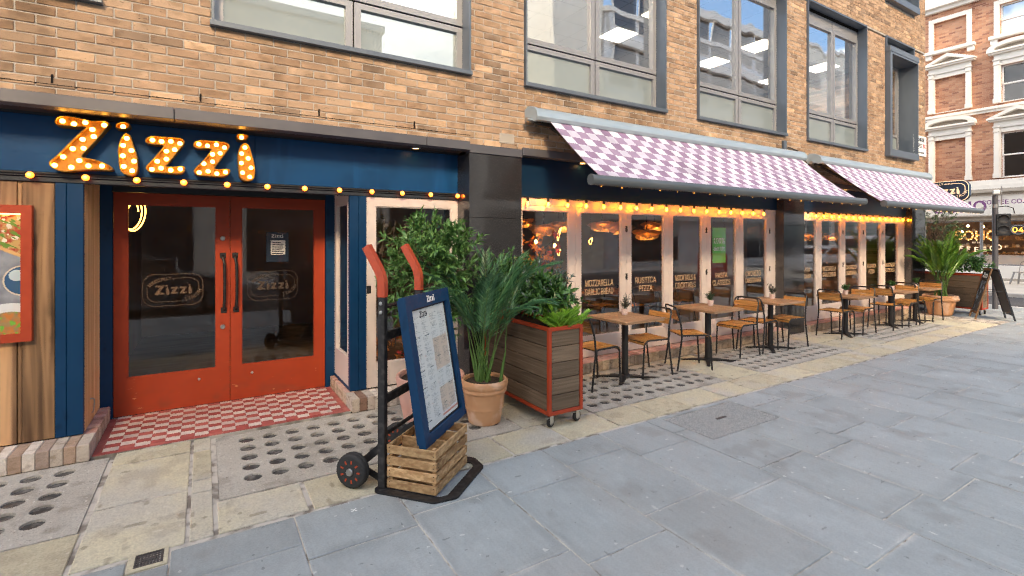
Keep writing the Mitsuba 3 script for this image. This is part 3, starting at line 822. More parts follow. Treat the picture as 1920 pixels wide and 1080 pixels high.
def oriel(x0, x1, z0, z1, f=FACE - 0.10):
    w_ = put(B, 'projecting_window', wall(Polygon([(x0, z0 + .151), (x0 + .10, z0 + .151), (x0 + .10, z1 - .16), (x1 - .03, z1 - .16), (x1 - .03, z0 + .151), (x1, z0 + .151), (x1, z1 - .121), (x0, z1 - .121)]), 5.24, 5.24 - f), 'm_winframe')
    put(w_, 'head', box(x0 - .012, x1 + .012, f - .01, 5.24, z1 - 0.12, z1 - .002, 0.004), 'm_winframe')
    put(w_, 'sill', box(x0 - .012, x1 + .012, f - .01, 5.24, z0 + .002, z0 + 0.15, 0.004), 'm_winframe')
    put(w_, 'frame', wall(rect_ring(x0 + .101, x1 - .031, z0 + .152, z1 - .162, 0.06), 5.235, 0.06), 'm_winframe_light')
    put(w_, 'pane', sheet_y(x0 + .15, x1 - .08, z0 + .64, z1 - .21, 5.205), 'm_glass')
    put(w_, 'lower_pane', sheet_y(x0 + .15, x1 - .08, z0 + .20, z0 + .58, 5.205), 'm_frosted')
    put(w_, 'rail', box(x0 + .162, x1 - .092, 5.18, 5.23, z0 + .58, z0 + .64, 0.003), 'm_winframe_light')


oriel(12.50, 13.93, 3.475, 5.84)
put(B, 'spandrel', box(12.52, 13.91, 5.02, 5.08, 5.845, 6.075), 'm_winframe_light')
put(B, 'spandrel', join(box(12.502, 12.53, FACE - .03, 5.01, 5.845, 6.075), box(13.90, 13.928, FACE - .03, 5.01, 5.845, 6.075), box(12.502, 13.928, FACE - .031, 5.01, 6.05, 6.078)), 'm_winframe')
oriel(12.50, 13.97, 6.83, 8.6)

# the offices behind the upper windows, with lit ceiling tiles
put(B, 'office_ceiling', box(-6.9, 14.2, 5.22, 13, 6.0, 6.05), 'm_office_ceiling')
put(B, 'office_floor', box(-6.9, 14.2, 5.22, 13, 3.15, 3.20), 'm_interior_wall')
put(B, 'office_wall', box(-6.9, 14.2, 13, 13.1, 3.2, 6.0), 'm_office_wall')
for x in (2.75,):
    put(B, 'office_partition', box(x - .05, x + .05, 5.25, 13, 3.2, 6.0), 'm_office_wall')
for xx in (1.3, 4.35, 7.445, 10.55, 13.2):
    for yy in (6.55, 7.77, 9.6):
        put(B, 'ceiling_panel_light', box(xx - .285, xx + .285, yy - .285, yy + .285, 5.984, 5.998), 'm_white', emit=(3.0, 2.6, 1.9))

# ------------------------------------------------------------------ lintel, piers, fascias
for a, b in ((-7, -4.9), (-4.9, -0.21), (-0.205, 1.97), (1.975, 2.478)):
    put(B, 'lintel', box(a, b, 4.872, 5.0, 2.668, 2.762, 0.003), 'm_lintel')
for a, b in ((3.166, 5.9), (5.905, 8.62), (9.28, 11.6), (11.605, 13.88)):
    put(B, 'lintel', box(a, b, 4.872, 5.0, 2.672, 2.762, 0.003), 'm_lintel')
put(B, 'pier_cap', box(2.479, 3.165, 4.885, 4.99, 2.645, 2.74, 0.003), 'm_lintel')
put(B, 'pier_cap', box(8.621, 9.279, 4.885, 4.99, 2.672, 2.762, 0.003), 'm_lintel')
put(B, 'pier_cap', box(13.881, 14.597, 4.885, 4.99, 2.672, 2.762, 0.003), 'm_lintel')
put(B, 'soffit', box(-7, 2.479, 5.001, 5.26, 2.672, 2.70), 'm_soffit')
put(B, 'soffit', box(3.166, 8.62, 5.001, 5.26, 2.676, 2.70), 'm_soffit')
put(B, 'soffit', box(9.28, 13.88, 5.001, 5.26, 2.676, 2.70), 'm_soffit')
for x0, x1, zt in ((2.48, 3.165, 2.643), (8.62, 9.28, 2.67), (13.88, 14.597, 2.67)):
    pr = put(B, 'pier', box(x0 + .01, x1 - .01, FACE + .012, 5.6, 0.0, zt), 'm_dark_void')
    for z0, z1 in ((0.0, 0.98), (0.983, 1.93), (1.933, zt)):
        put(pr, 'granite_panel', box(x0, x1, FACE, 5.59, z0, z1, 0.002), 'm_granite')

put(B, 'fascia', box(-7, 0.40, 5.20, 5.25, 2.216, 2.655, 0.003), 'm_fascia')
put(B, 'fascia', box(0.403, 2.50, 5.20, 5.25, 2.216, 2.655, 0.003), 'm_fascia')
put(B, 'fascia_trim', box(-7, 2.478, 5.17, 5.26, 2.656, 2.671), 'm_railblue')
put(B, 'fascia_end', box(2.502, 2.545, 5.19, 5.25, 2.216, 2.655, 0.003), 'm_railblue')
put(B, 'fascia_rail', join(box(-7, 2.545, 5.168, 5.25, 2.178, 2.214, 0.004), box(-7, 2.545, 5.182, 5.25, 2.138, 2.1765, 0.004)), 'm_railblue')
put(B, 'fascia', box(3.166, 8.62, 5.02, 5.06, 2.20, 2.674, 0.003), 'm_fascia_shaded')
put(B, 'fascia', box(9.28, 13.88, 5.02, 5.06, 2.20, 2.674, 0.003), 'm_fascia_shaded')

# ------------------------------------------------------------------ entrance bay
xs = [-0.995, -1.185, -1.212, -1.405, -1.432, -1.63, -1.657, -1.86, -1.887, -2.09, -2.117, -2.32, -2.347, -2.55]
for a, b in zip(xs[1:], xs[:-1]):
    narrow = b - a < 0.05
    put(B, 'cladding_plank', box(a + .002, b - .002, 5.20 + (0.008 if narrow else 0.0), 5.235, 0.137, 2.136, 0.002), 'm_cladding', tone=(float(RNG.uniform(0.2, 1)), float(RNG.uniform(0, 1))))
put(B, 'cladding_back', box(-7, -0.86, 5.236, 5.26, 0.13, 2.136), 'm_dark_void')
for a, b in ((-0.992, -0.926), (-0.923, -0.822)):
    put(B, 'post', box(a, b, 5.185, 5.235, 0.137, 2.136, 0.003), 'm_bluepaint')
for i, (a, b) in enumerate(((5.238, 5.43), (5.432, 5.64), (5.642, 5.925))):
    put(B, 'reveal_plank', box(-0.86, -0.822, a, b, 0.137, 2.196, 0.002), 'm_reveal', tone=(0.3 + 0.25 * i, 0.2 + i * .31))
put(B, 'hook', tube([(-0.822, 5.47, .34), (-0.80, 5.47, .34), (-0.795, 5.47, .32), (-0.80, 5.47, .24), (-0.81, 5.47, .22)], 0.005, 6), 'm_steel')
put(B, 'door_jamb', box(-0.86, -0.732, 5.928, 6.02, 0.006, 2.197, 0.003), 'm_bluepaint')
put(B, 'door_jamb', box(1.176, 1.30, 5.928, 6.02, 0.006, 2.197, 0.003), 'm_bluepaint')
put(B, 'door_head', box(-0.73, 1.174, 5.935, 6.02, 2.142, 2.197, 0.003), 'm_railblue')
put(B, 'entrance_soffit', box(-0.86, 1.30, 5.262, 6.02, 2.199, 2.23), 'm_railblue')


def outline(pts):
    p = np.array(pts, float)
    for _ in range(2):
        q = np.empty((2 * len(p), 2))
        nx = np.roll(p, -1, 0)
        q[0::2], q[1::2] = p * .75 + nx * .25, p * .25 + nx * .75
        p = q
    return Polygon(p).buffer(0)


# the five hand drawn letters of the sign, in metres along the fascia and up
L_RAW = {
    'Z': [(-0.978, 2.584), (-0.974, 2.619), (-0.953, 2.644), (-0.914, 2.651), (-0.844, 2.647), (-0.791, 2.636), (-0.737, 2.631), (-0.682, 2.646), (-0.649, 2.63), (-0.643, 2.613), (-0.663, 2.581), (-0.727, 2.48), (-0.808, 2.361), (-0.819, 2.34), (-0.791, 2.333), (-0.737, 2.326), (-0.682, 2.307), (-0.635, 2.281), (-0.624, 2.258), (-0.64, 2.243), (-0.691, 2.244), (-0.773, 2.242), (-0.844, 2.228), (-0.914, 2.214), (-0.957, 2.22), (-0.995, 2.242), (-1.012, 2.269), (-1.004, 2.293), (-0.974, 2.323), (-0.922, 2.396), (-0.862, 2.483), (-0.8, 2.565), (-0.789, 2.574), (-0.862, 2.566), (-0.931, 2.567), (-0.961, 2.566)],
    'i_dot': [(-0.612, 2.611), (-0.598, 2.636), (-0.555, 2.651), (-0.522, 2.64), (-0.51, 2.623), (-0.522, 2.597), (-0.551, 2.582), (-0.588, 2.581), (-0.607, 2.587)],
    'i': [(-0.541, 2.559), (-0.555, 2.551), (-0.574, 2.513), (-0.588, 2.464), (-0.595, 2.404), (-0.588, 2.333), (-0.586, 2.273), (-0.57, 2.232), (-0.531, 2.211), (-0.503, 2.209), (-0.473, 2.227), (-0.462, 2.264), (-0.464, 2.343), (-0.473, 2.403), (-0.493, 2.462), (-0.507, 2.527), (-0.522, 2.553)],
    'z1': [(-0.42, 2.505), (-0.405, 2.538), (-0.37, 2.556), (-0.315, 2.556), (-0.243, 2.555), (-0.176, 2.562), (-0.144, 2.54), (-0.142, 2.515), (-0.165, 2.475), (-0.222, 2.388), (-0.264, 2.316), (-0.279, 2.306), (-0.212, 2.31), (-0.155, 2.321), (-0.135, 2.307), (-0.144, 2.268), (-0.176, 2.247), (-0.264, 2.247), (-0.345, 2.248), (-0.39, 2.249), (-0.413, 2.274), (-0.41, 2.299), (-0.38, 2.338), (-0.335, 2.403), (-0.289, 2.475), (-0.294, 2.481), (-0.355, 2.481), (-0.405, 2.485)],
    'z2': [(-0.085, 2.502), (-0.075, 2.535), (-0.037, 2.555), (0.023, 2.558), (0.09, 2.558), (0.158, 2.558), (0.192, 2.536), (0.194, 2.51), (0.169, 2.468), (0.118, 2.385), (0.073, 2.316), (0.09, 2.308), (0.158, 2.318), (0.194, 2.318), (0.201, 2.303), (0.186, 2.265), (0.135, 2.242), (0.045, 2.243), (-0.042, 2.243), (-0.073, 2.261), (-0.08, 2.286), (-0.064, 2.312), (-0.01, 2.374), (0.04, 2.456), (0.056, 2.483), (-0.01, 2.481), (-0.064, 2.476)],
    'i2_dot': [(0.24, 2.62), (0.255, 2.642), (0.296, 2.646), (0.338, 2.637), (0.344, 2.618), (0.32, 2.584), (0.279, 2.578), (0.246, 2.587)],
    'i2': [(0.308, 2.565), (0.279, 2.544), (0.261, 2.496), (0.253, 2.429), (0.258, 2.363), (0.264, 2.284), (0.275, 2.238), (0.32, 2.214), (0.367, 2.224), (0.391, 2.252), (0.396, 2.32), (0.389, 2.387), (0.367, 2.466), (0.35, 2.538), (0.332, 2.56)]}
L_BULBS = {
    'Z': [(-0.935, 2.61), (-0.867, 2.595), (-0.799, 2.614), (-0.682, 2.608), (-0.756, 2.565), (-0.747, 2.509), (-0.815, 2.48), (-0.874, 2.401), (-0.809, 2.41), (-0.931, 2.333), (-0.981, 2.263), (-0.835, 2.311), (-0.883, 2.255), (-0.78, 2.274), (-0.696, 2.279)],
    'i_dot': [(-0.562, 2.61)],
    'i': [(-0.539, 2.518), (-0.562, 2.458), (-0.508, 2.421), (-0.564, 2.373), (-0.491, 2.335), (-0.558, 2.287), (-0.503, 2.255)],
    'z1': [(-0.368, 2.521), (-0.306, 2.516), (-0.241, 2.523), (-0.177, 2.512), (-0.214, 2.455), (-0.272, 2.437), (-0.272, 2.37), (-0.335, 2.347), (-0.372, 2.277), (-0.309, 2.291), (-0.242, 2.279), (-0.174, 2.293)],
    'z2': [(-0.04, 2.52), (0.024, 2.511), (0.091, 2.527), (0.153, 2.508), (0.12, 2.455), (0.062, 2.44), (0.062, 2.375), (-0.003, 2.353), (-0.037, 2.273), (0.028, 2.289), (0.095, 2.273), (0.161, 2.29)],
    'i2_dot': [(0.287, 2.613)],
    'i2': [(0.314, 2.525), (0.288, 2.467), (0.34, 2.428), (0.285, 2.381), (0.363, 2.344), (0.295, 2.294), (0.353, 2.26)]}


LETTER_Y = 5.085
LETTERS = {k: outline(p) for k, p in L_RAW.items()}
LOGO = unary_union(list(LETTERS.values()))
_b = LOGO.bounds
LOGO = affinity.translate(LOGO, -(_b[0] + _b[2]) / 2, -(_b[1] + _b[3]) / 2)
LOGO = affinity.scale(LOGO, 1 / (_b[2] - _b[0]), 1 / (_b[2] - _b[0]), origin=(0, 0))     # one unit wide


def logo(width, tall=1.0, thin=0.0):
    g = affinity.scale(LOGO, width, width * tall, origin=(0, 0))
    return g.buffer(-thin) if thin else g


def badge(w, h, lw):
    """the oval badge as flat polygons: two outlines with the words left to arc_text"""
    o = sbox(-w / 2 + h * .3, -h * .18, w / 2 - h * .3, h * .18).buffer(h * .32, 16)
    o = affinity.scale(o, w / (o.bounds[2] - o.bounds[0]), h / (o.bounds[3] - o.bounds[1]), origin=(0, 0))
    i = affinity.scale(o, 0.86, 0.74, origin=(0, 0))
    return o, o.difference(o.buffer(-lw)), i.difference(i.buffer(-lw))


def badge_mesh(w, h, lw, depth=0.002):
    o, a, b = badge(w, h, lw)
    b = b.difference(sbox(-w * .5, h * .10, -w * .02, h * .5)).difference(sbox(w * .12, -h * .5, w * .5, -h * .02))
    g = unary_union([a, b, logo(w * 0.62)])
    m = [extrude(g, depth)]
    m.append(arc_text('INDIVIDUALLY', h * .095, 0, 0, w * .43, h * .375, math.radians(158), math.radians(98), 0.9))
    m.append(arc_text('ITALIAN', h * .105, 0, 0, w * .44, h * .36, math.radians(-62), math.radians(-8), 0.9))
    return o, join(m)


DY = 5.955
for i, (x0, x1) in enumerate(((-0.727, 0.226), (0.232, 1.172))):
    gl = (x0 + .10, x1 - .118, .362, 2.03) if i == 0 else (x0 + .098, x1 - .108, .362, 2.03)
    d = put(B, 'door', wall(Polygon([(x0, .012), (x1, .012), (x1, 2.137), (x0, 2.137)], [[(gl[0], gl[2]), (gl[1], gl[2]), (gl[1], gl[3]), (gl[0], gl[3])]]), DY + .05, .05), 'm_reddoor')
    put(d, 'glazing_bead', wall(rect_ring(gl[0] - .001, gl[1] + .001, gl[2] - .001, gl[3] + .001, 0.012), DY + .035, .022), 'm_redframe')
    put(d, 'pane', sheet_y(gl[0] + .008, gl[1] - .008, gl[2] + .008, gl[3] - .008, DY + .026), 'm_glass')
    hx = x1 - 0.062 if i == 0 else x0 + 0.042
    pts = [(hx, DY, 1.525), (hx, DY - .045, 1.50), (hx + (.012 if i == 0 else .010), DY - .065, 1.44), (hx + .014, DY - .07, 1.24), (hx + .012, DY - .065, 1.05), (hx + .008, DY - .045, 0.985), (hx + .01, DY, 0.955)]
    put(d, 'handle', join(tube(pts, 0.0135, 8), box(hx - .026, hx + .026, DY - .012, DY - .0005, 1.495, 1.55, .004), box(hx - .018, hx + .034, DY - .012, DY - .0005, 0.93, 0.985, .004)), 'm_blackmetal')
    rot = np.array([[1, 0, 0], [0, 0, -1], [0, 1, 0]], float)
    if i == 0:
        for z in (1.70, 0.785):
            put(d, 'lock', xform(lathe([(.024, 0), (.024, .006), (.019, .010), (.012, .010), (.011, .006), (.0001, .006)], 18), rot, (hx - .002, DY - .0005, z)), 'm_steel')
    kx = x1 - .27 if i == 0 else x0 + .20
    put(d, 'kick_lock', xform(lathe([(.013, 0), (.013, .006), (.008, .009), (.0001, .009)], 14), rot, (kx, DY - .0005, 0.275)), 'm_steel')
    o, bm = badge_mesh(0.50, 0.315, 0.0042)
    bx = (gl[0] + gl[1]) / 2 + (0.0 if i == 0 else -0.06)
    put(d, 'badge', xform(bm, FRONT, (bx, DY + .0235, 1.19)), 'm_goldfaint' if i == 0 else 'm_goldfainter')
nb = thing('notice_board', 'small navy opening times notice behind the glass of the right red door', 'notice')
put(nb, 'board', box(0.575, 0.80, 6.03, 6.04, 1.44, 1.77, .002), 'm_sign_navy')
put(nb, 'paper', box(0.62, 0.765, 6.022, 6.0285, 1.52, 1.68, .001), 'm_paper')
put(nb, 'lettering', xform(extrude(logo(0.12), .002), FRONT, (0.685, 6.0285, 1.725)), 'm_white')
put(nb, 'print', join([box(0.63, 0.63 + w_, 6.0195, 6.0215, 1.53 + k * .02, 1.539 + k * .02) for k, w_ in enumerate((.11, .12, .10, .12, .11, .12, .09))]), 'm_sign_navy')

# right of the door: cream side light, blue post, cream window
sl = put(B, 'side_light', xform(extrude(Polygon([(5.26, .142), (5.925, .142), (5.925, 2.195), (5.26, 2.195)], [[(5.34, .46), (5.845, .46), (5.845, 2.06), (5.34, 2.06)]]), .04), np.array([[0, 0, 1], [1, 0, 0], [0, 1, 0]], float), (1.272, 0, 0)), 'm_cream')
v = np.array([[1.295, 5.33, .45], [1.295, 5.855, .45], [1.295, 5.855, 2.07], [1.295, 5.33, 2.07]])
put(sl, 'pane', (v, np.array([[0, 1, 2], [0, 2, 3]])), 'm_shopglass')
put(sl, 'sill_board', box(1.262, 1.272, 5.262, 5.925, .137, .165, .002), 'm_bluepaint')
for a, b in ((1.262, 1.352), (1.355, 1.432)):
    put(B, 'post', box(a, b, 5.185, 5.25, .137, 2.136, .003), 'm_bluepaint')
put(B, 'post', box(2.505, 2.548, 5.19, 5.25, .137, 2.136, .003), 'm_bluepaint')
cw = put(B, 'display_window', wall(Polygon([(1.435, .140), (2.502, .140), (2.502, 2.136), (1.435, 2.136)], [[(1.53, .385), (2.405, .385), (2.405, 2.04), (1.53, 2.04)]]), 5.245, .045), 'm_cream')
put(cw, 'bead', wall(rect_ring(1.529, 2.406, .384, 2.041, .012), 5.232, .02), 'm_cream')
put(cw, 'pane', sheet_y(1.535, 2.40, .39, 2.035, 5.225), 'm_shopglass')
put(cw, 'bell_plate', join(box(1.438, 1.482, 5.194, 5.2005, 1.125, 1.205, .002), box(1.452, 1.468, 5.190, 5.1935, 1.155, 1.175, .001)), 'm_blackmetal')

# brick-on-edge steps
st = put(B, 'step', join(box(-2.6, -0.76, 4.945, 5.235, 0.0, 0.122), box(-0.845, -0.76, 5.2, 5.925, 0.0, 0.122)), 'm_joint')
x = -0.748
while x > -2.5:
    w_ = float(RNG.uniform(.071, .079))
    put(st, 'brick', box(x - w_ + .004, x, 4.932 + RNG.uniform(0, .003), 5.20, 0.0, 0.13 + RNG.uniform(-.002, .002), .004), 'm_stepbrick', tone=RNG.uniform(0, 1, 2))
    x -= w_
y = 5.205
while y < 5.92:
    put(st, 'brick', box(-0.838, -0.746 + RNG.uniform(-.002, .002), y, min(y + .068, 5.926), 0.0, 0.13 + RNG.uniform(-.002, .002), .004), 'm_stepbrick2', tone=RNG.uniform(0, 1, 2))
    y += .073
st = put(B, 'step', join(box(1.24, 2.478, 4.945, 5.235, 0.0, 0.122), box(1.24, 1.30, 5.2, 5.925, 0.0, 0.122)), 'm_joint')
x = 1.226
while x < 2.46:
    w_ = float(RNG.uniform(.071, .079))
    put(st, 'brick', box(x, min(x + w_ - .004, 2.477), 4.932 + RNG.uniform(0, .003), 5.184, 0.0, 0.13 + RNG.uniform(-.002, .002), .004), 'm_stepbrick', tone=RNG.uniform(0, 1, 2))
    x += w_
y = 5.188
while y < 5.92:
    put(st, 'brick', box(1.225 + RNG.uniform(-.002, .002), 1.32, y, min(y + .068, 5.926), 0.0, 0.13 + RNG.uniform(-.002, .002), .004), 'm_stepbrick2', tone=RNG.uniform(0, 1, 2))
    y += .073

# checkered tiles in the doorway
th = put(B, 'threshold', box(-0.748, 1.226, 4.992, 6.1, -0.05, 0.004), 'm_joint')
for a, b, c, d in ((-0.745, -0.69, 4.995, 5.926), (1.168, 1.223, 4.995, 5.926)):
    y = c
    while y < d - .02:
        put(th, 'border_tile', box(a, b - .001, y, min(y + .118, d), 0.0, 0.0085, .001), 'm_tile_red', tone=RNG.uniform(0, 1, 2))
        y += .1195
x = -0.689
while x < 1.16:
    put(th, 'border_tile', box(x, min(x + .1021, 1.167), 4.995, 5.048, 0.0, 0.0085, .001), 'm_tile_red', tone=RNG.uniform(0, 1, 2))
    x += .1031
TW, TH_ = 0.1031, 0.0840
for i in range(18):
    for j in range(11):
        a, c = -0.689 + i * TW, 5.0495 + j * TH_
        if c > 5.93:
            continue
        white = (i + j) % 2 == 0
        put(th, 'tile', box(a + .0008, a + TW - .0008, c + .0008, min(c + TH_ - .0008, 5.952), 0.0, 0.0085 + RNG.uniform(-.0004, .0004), .001), 'm_tile_white' if white else 'm_tile_red', tone=RNG.uniform(0, 1, 2))
put(th, 'door_sill', box(-0.73, 1.174, 5.953, 6.05, 0.002, 0.0105, .002), 'm_blackmetal')
# ------------------------------------------------------------------ the lit letters and the bulbs over the entrance
LETTER_PARTS = [('large bulb-lit capital letter at the left end of the lit sign on the blue fascia', ['Z']),
                ('bulb-lit dotted letter with drop-shaped stem right after the large capital', ['i_dot', 'i']),
                ('first of the two smaller zigzag bulb-lit letters on the blue fascia', ['z1']),
                ('second of the two smaller zigzag bulb-lit letters on the blue fascia', ['z2']),
                ('bulb-lit dotted letter at the right end of the lit sign', ['i2_dot', 'i2'])]
MARQ = (3.0, 1.25, 0.12)
for lab, ks in LETTER_PARTS:
    t = thing('marquee_letter', lab, 'sign letter', 'bulb-lit letters of the sign')
    for k in ks:
        g = LETTERS[k]
        nm = 'dot' if k.endswith('dot') else 'tray'
        r = put(t, nm, wall(g.difference(g.buffer(-0.007)), 5.198, 0.113), 'm_bronze')
        put(r, 'back_plate', wall(g.buffer(-0.0068), 5.135, 0.004), 'm_bronze')
        for bx, bz in L_BULBS[k]:
            put(r, 'bulb', sphere((bx, 5.1130, bz), 0.0190, 7), 'm_bulbglass', smooth=True, emit=tuple(np.array(MARQ) * RNG.uniform(.8, 1.2)))
        put(r, 'socket', join([xform(lathe([(.018, 0), (.018, .012), (.010, .012)], 10), FRONT, (bx, 5.1305, bz)) for bx, bz in L_BULBS[k]]), 'm_blackmetal', kind='stuff')

t = thing('string_lights', 'row of round amber bulbs along the rail under the blue fascia over the red doors', 'string lights')
bx = [-1.124 + 0.3246 * k for k in range(-4, 12)]
put(t, 'cable', tube([(-2.6, 5.160, 2.200), (2.50, 5.160, 2.200), (2.535, 5.17, 2.16)], 0.006, 6), 'm_black')
for x in bx:
    gb = put(t, 'bulb', sphere((x, 5.130, 2.181), 0.026, 6), 'm_bulbglass', smooth=True, emit=(0.60, 0.075, 0.003))
    put(gb, 'hot_spot', sphere((x, 5.1135, 2.1815), 0.0145, 5), 'm_bulbglass', smooth=True, emit=tuple(np.array((2.2, .62, .035)) * RNG.uniform(.7, 1.3)))
    put(t, 'cap', xform(lathe([(.022, 0), (.022, .016), (.015, .02)], 10), FRONT, (x, 5.167, 2.184)), 'm_black')


def downlight(x, y, z, label):
    t = thing('downlight', label, 'lamp', 'small amber downlights in the soffits')
    put(t, 'ring', lathe([(.052, 0.0), (.052, -.012), (.036, -.014), (.033, 0.0)], 18, (x, y, z), caps=False), 'm_steel')
    put(t, 'lamp', move((lathe([(.033, 0.0), (.033, .003)], 14)[0], lathe([(.033, 0.0), (.033, .003)], 14)[1]), (x, y, z - .008)), 'm_bulbglass', emit=(3.0, 1.5, .4))


downlight(1.92, 5.06, 2.6715, 'small amber downlight over the right half of the entrance fascia')
downlight(4.13, 4.955, 2.668, 'small amber downlight under the near end of the longer awning')
downlight(10.9, 4.955, 2.668, 'small amber downlight behind the far awning arm')

t = thing('framed_poster', 'red framed food photograph hung on the timber boards by the red doors', 'poster')
PX0, PX1, PZ0, PZ1 = -1.95, -1.118, 0.918, 1.952
put(t, 'frame', wall(rect_ring(PX0, PX1, PZ0, PZ1, .062), 5.198, .055), 'm_redframe')
pv = sheet_y(PX0 + .058, PX1 - .058, PZ0 + .058, PZ1 - .058, 5.178)
put(t, 'print', pv, 'm_foodprint', tone=np.stack([(PX1 - .062) - pv[0][:, 0], pv[0][:, 2] - (PZ0 + .062)], 1))
put(t, 'backing', box(PX0 + .01, PX1 - .01, 5.180, 5.197, PZ0 + .01, PZ1 - .01), 'm_dark_void')
put(t, 'strip_light', box(PX0 + .065, PX1 - .065, 5.150, 5.160, PZ1 - .074, PZ1 - .063), 'm_bulbglass', emit=(0.8, 0.42, 0.08))

# ------------------------------------------------------------------ folding shop windows
LEAF1 = [(3.170, 4.085), (4.089, 4.993), (4.997, 5.850), (5.854, 6.720), (6.724, 7.580), (7.584, 8.440)]
GL1 = [(3.27, 3.985), (4.188, 4.898), (5.092, 5.752), (5.948, 6.61), (6.831, 7.478), (7.682, 8.343)]
LEAF2 = [(9.286, 10.083), (10.087, 11.008), (11.012, 11.868), (11.872, 12.773), (12.777, 13.640)]
GL2 = [(9.38, 9.978), (10.19, 10.91), (11.11, 11.74), (12.00, 12.66), (12.89, 13.54)]
TEXT1 = [None, ('MOZZARELLA', 'GARLIC BREAD'), ('RUSTICA', 'PIZZA'), ('MOCKTAILS &', 'COCKTAILS'), ('PASTA', 'CLASSICS'), ('CHORIZO', 'CARBONARA')]
TEXT2 = [('PASTA', 'LA CASA'), ('MOZZARELLA', 'GARLIC BREAD'), ('CHORIZO', 'CARBONARA'), ('RUSTICA', 'PIZZA'), ('MOCKTAILS &', 'COCKTAILS')]
LABEL1 = 'folding cream window leaf'
for leafs, gls, texts, x0, x1 in ((LEAF1, GL1, TEXT1, 3.166, 8.62), (LEAF2, GL2, TEXT2, 9.282, 13.878)):
    put(B, 'head_board', box(x0, x1, 5.045, 5.10, 2.105, 2.199, .003), 'm_cream')
    put(B, 'end_post', box(leafs[-1][1] + .003, x1, 5.052, 5.10, 0.136, 2.104, .003), 'm_cream')
    for i, ((a, b), (g0, g1), tx) in enumerate(zip(leafs, gls, texts)):
        lf = put(B, 'folding_window', wall(Polygon([(a, .138), (b, .138), (b, 2.103), (a, 2.103)], [[(g0, .405), (g1, .405), (g1, 2.042), (g0, 2.042)]]), 5.098, .048), 'm_cream')
        put(lf, 'bead', wall(rect_ring(g0 - .001, g1 + .001, .404, 2.043, .010), 5.086, .022), 'm_cream')
        put(lf, 'pane', sheet_y(g0 + .005, g1 - .005, .41, 2.037, 5.078), 'm_shopglass')
        if tx:
            cx, zz = (g0 + g1) / 2 - .02, 1.06
            wmax = (g1 - g0) * 0.70
            for n_, s in enumerate(tx):
                m, w_ = text2d(s, .086, False, 0.80)
                k_ = min(1.0, wmax / w_)
                put(lf, 'lettering', xform((m[0] * [k_, 1, 1] - [w_ * k_ / 2, 0, 0], m[1]), FRONT, (cx, 5.0765, zz - n_ * .116)), 'm_gold')
        if i % 2 == 1 or leafs is LEAF2 and i in (2, 3):
            for z in (1.83, 1.17, 0.45):
                put(lf, 'hinge', join(lathe([(.009, -.045), (.009, .045)], 8, (b + .002, 5.047, z)), box(b - .018, b + .022, 5.048, 5.051, z - .04, z + .04)), 'm_blackmetal')
for x0, x1, n in ((3.168, 8.618, 78), (9.284, 13.878, 66)):
    st = put(B, 'step', box(x0, x1, 4.835, 5.20, 0.0, 0.121), 'm_joint')
    w_ = (x1 - x0) / n
    for k in range(n):
        put(st, 'brick', box(x0 + k * w_ + .003, x0 + (k + 1) * w_ - .003, 4.82 + RNG.uniform(0, .004), 5.05, 0.0, .131 + RNG.uniform(-.002, .002), .003), 'm_stepbrick2', tone=RNG.uniform(0, 1, 2))


def festoon(xs, z, label, y=4.952):
    t = thing('festoon_lights', label, 'string lights', 'festoon lights over the folding windows')
    pts = []
    for a, b in zip(xs[:-1], xs[1:]):
        pts += [(a, y, z + .078), ((a + b) / 2, y, z + .066)]
    pts.append((xs[-1], y, z + .078))
    put(t, 'cable', tube(pts, 0.005, 5), 'm_black')
    put(t, 'holders', join([tube([(x, y, z + .078), (x, 5.02, z + .085)], .004, 5) for x in xs[::2]]), 'm_black')
    for x in xs:
        put(t, 'socket', lathe([(.012, z + .026), (.016, z + .030), (.017, z + .066), (.010, z + .076)], 10, (x, y, 0)), 'm_black')
        put(t, 'bulb', sphere((x, y, z), 0.0165, 6, 1.55), 'm_bulbglass', smooth=True, emit=tuple(np.array((13.0, 3.5, 0.04)) * RNG.uniform(.75, 1.25)))


festoon([3.282 + .3016 * k for k in range(17)], 2.118, 'string of bright amber bulbs under the longer awning, over the six windows')
festoon([9.50 + .2872 * k for k in range(16)], 2.122, 'string of bright amber bulbs under the far awning, over five windows')

# ------------------------------------------------------------------ awnings
ALONG = np.array([[0, 0, 1], [1, 0, 0], [0, 1, 0]], float)      # polygon in (y, z), pulled along x


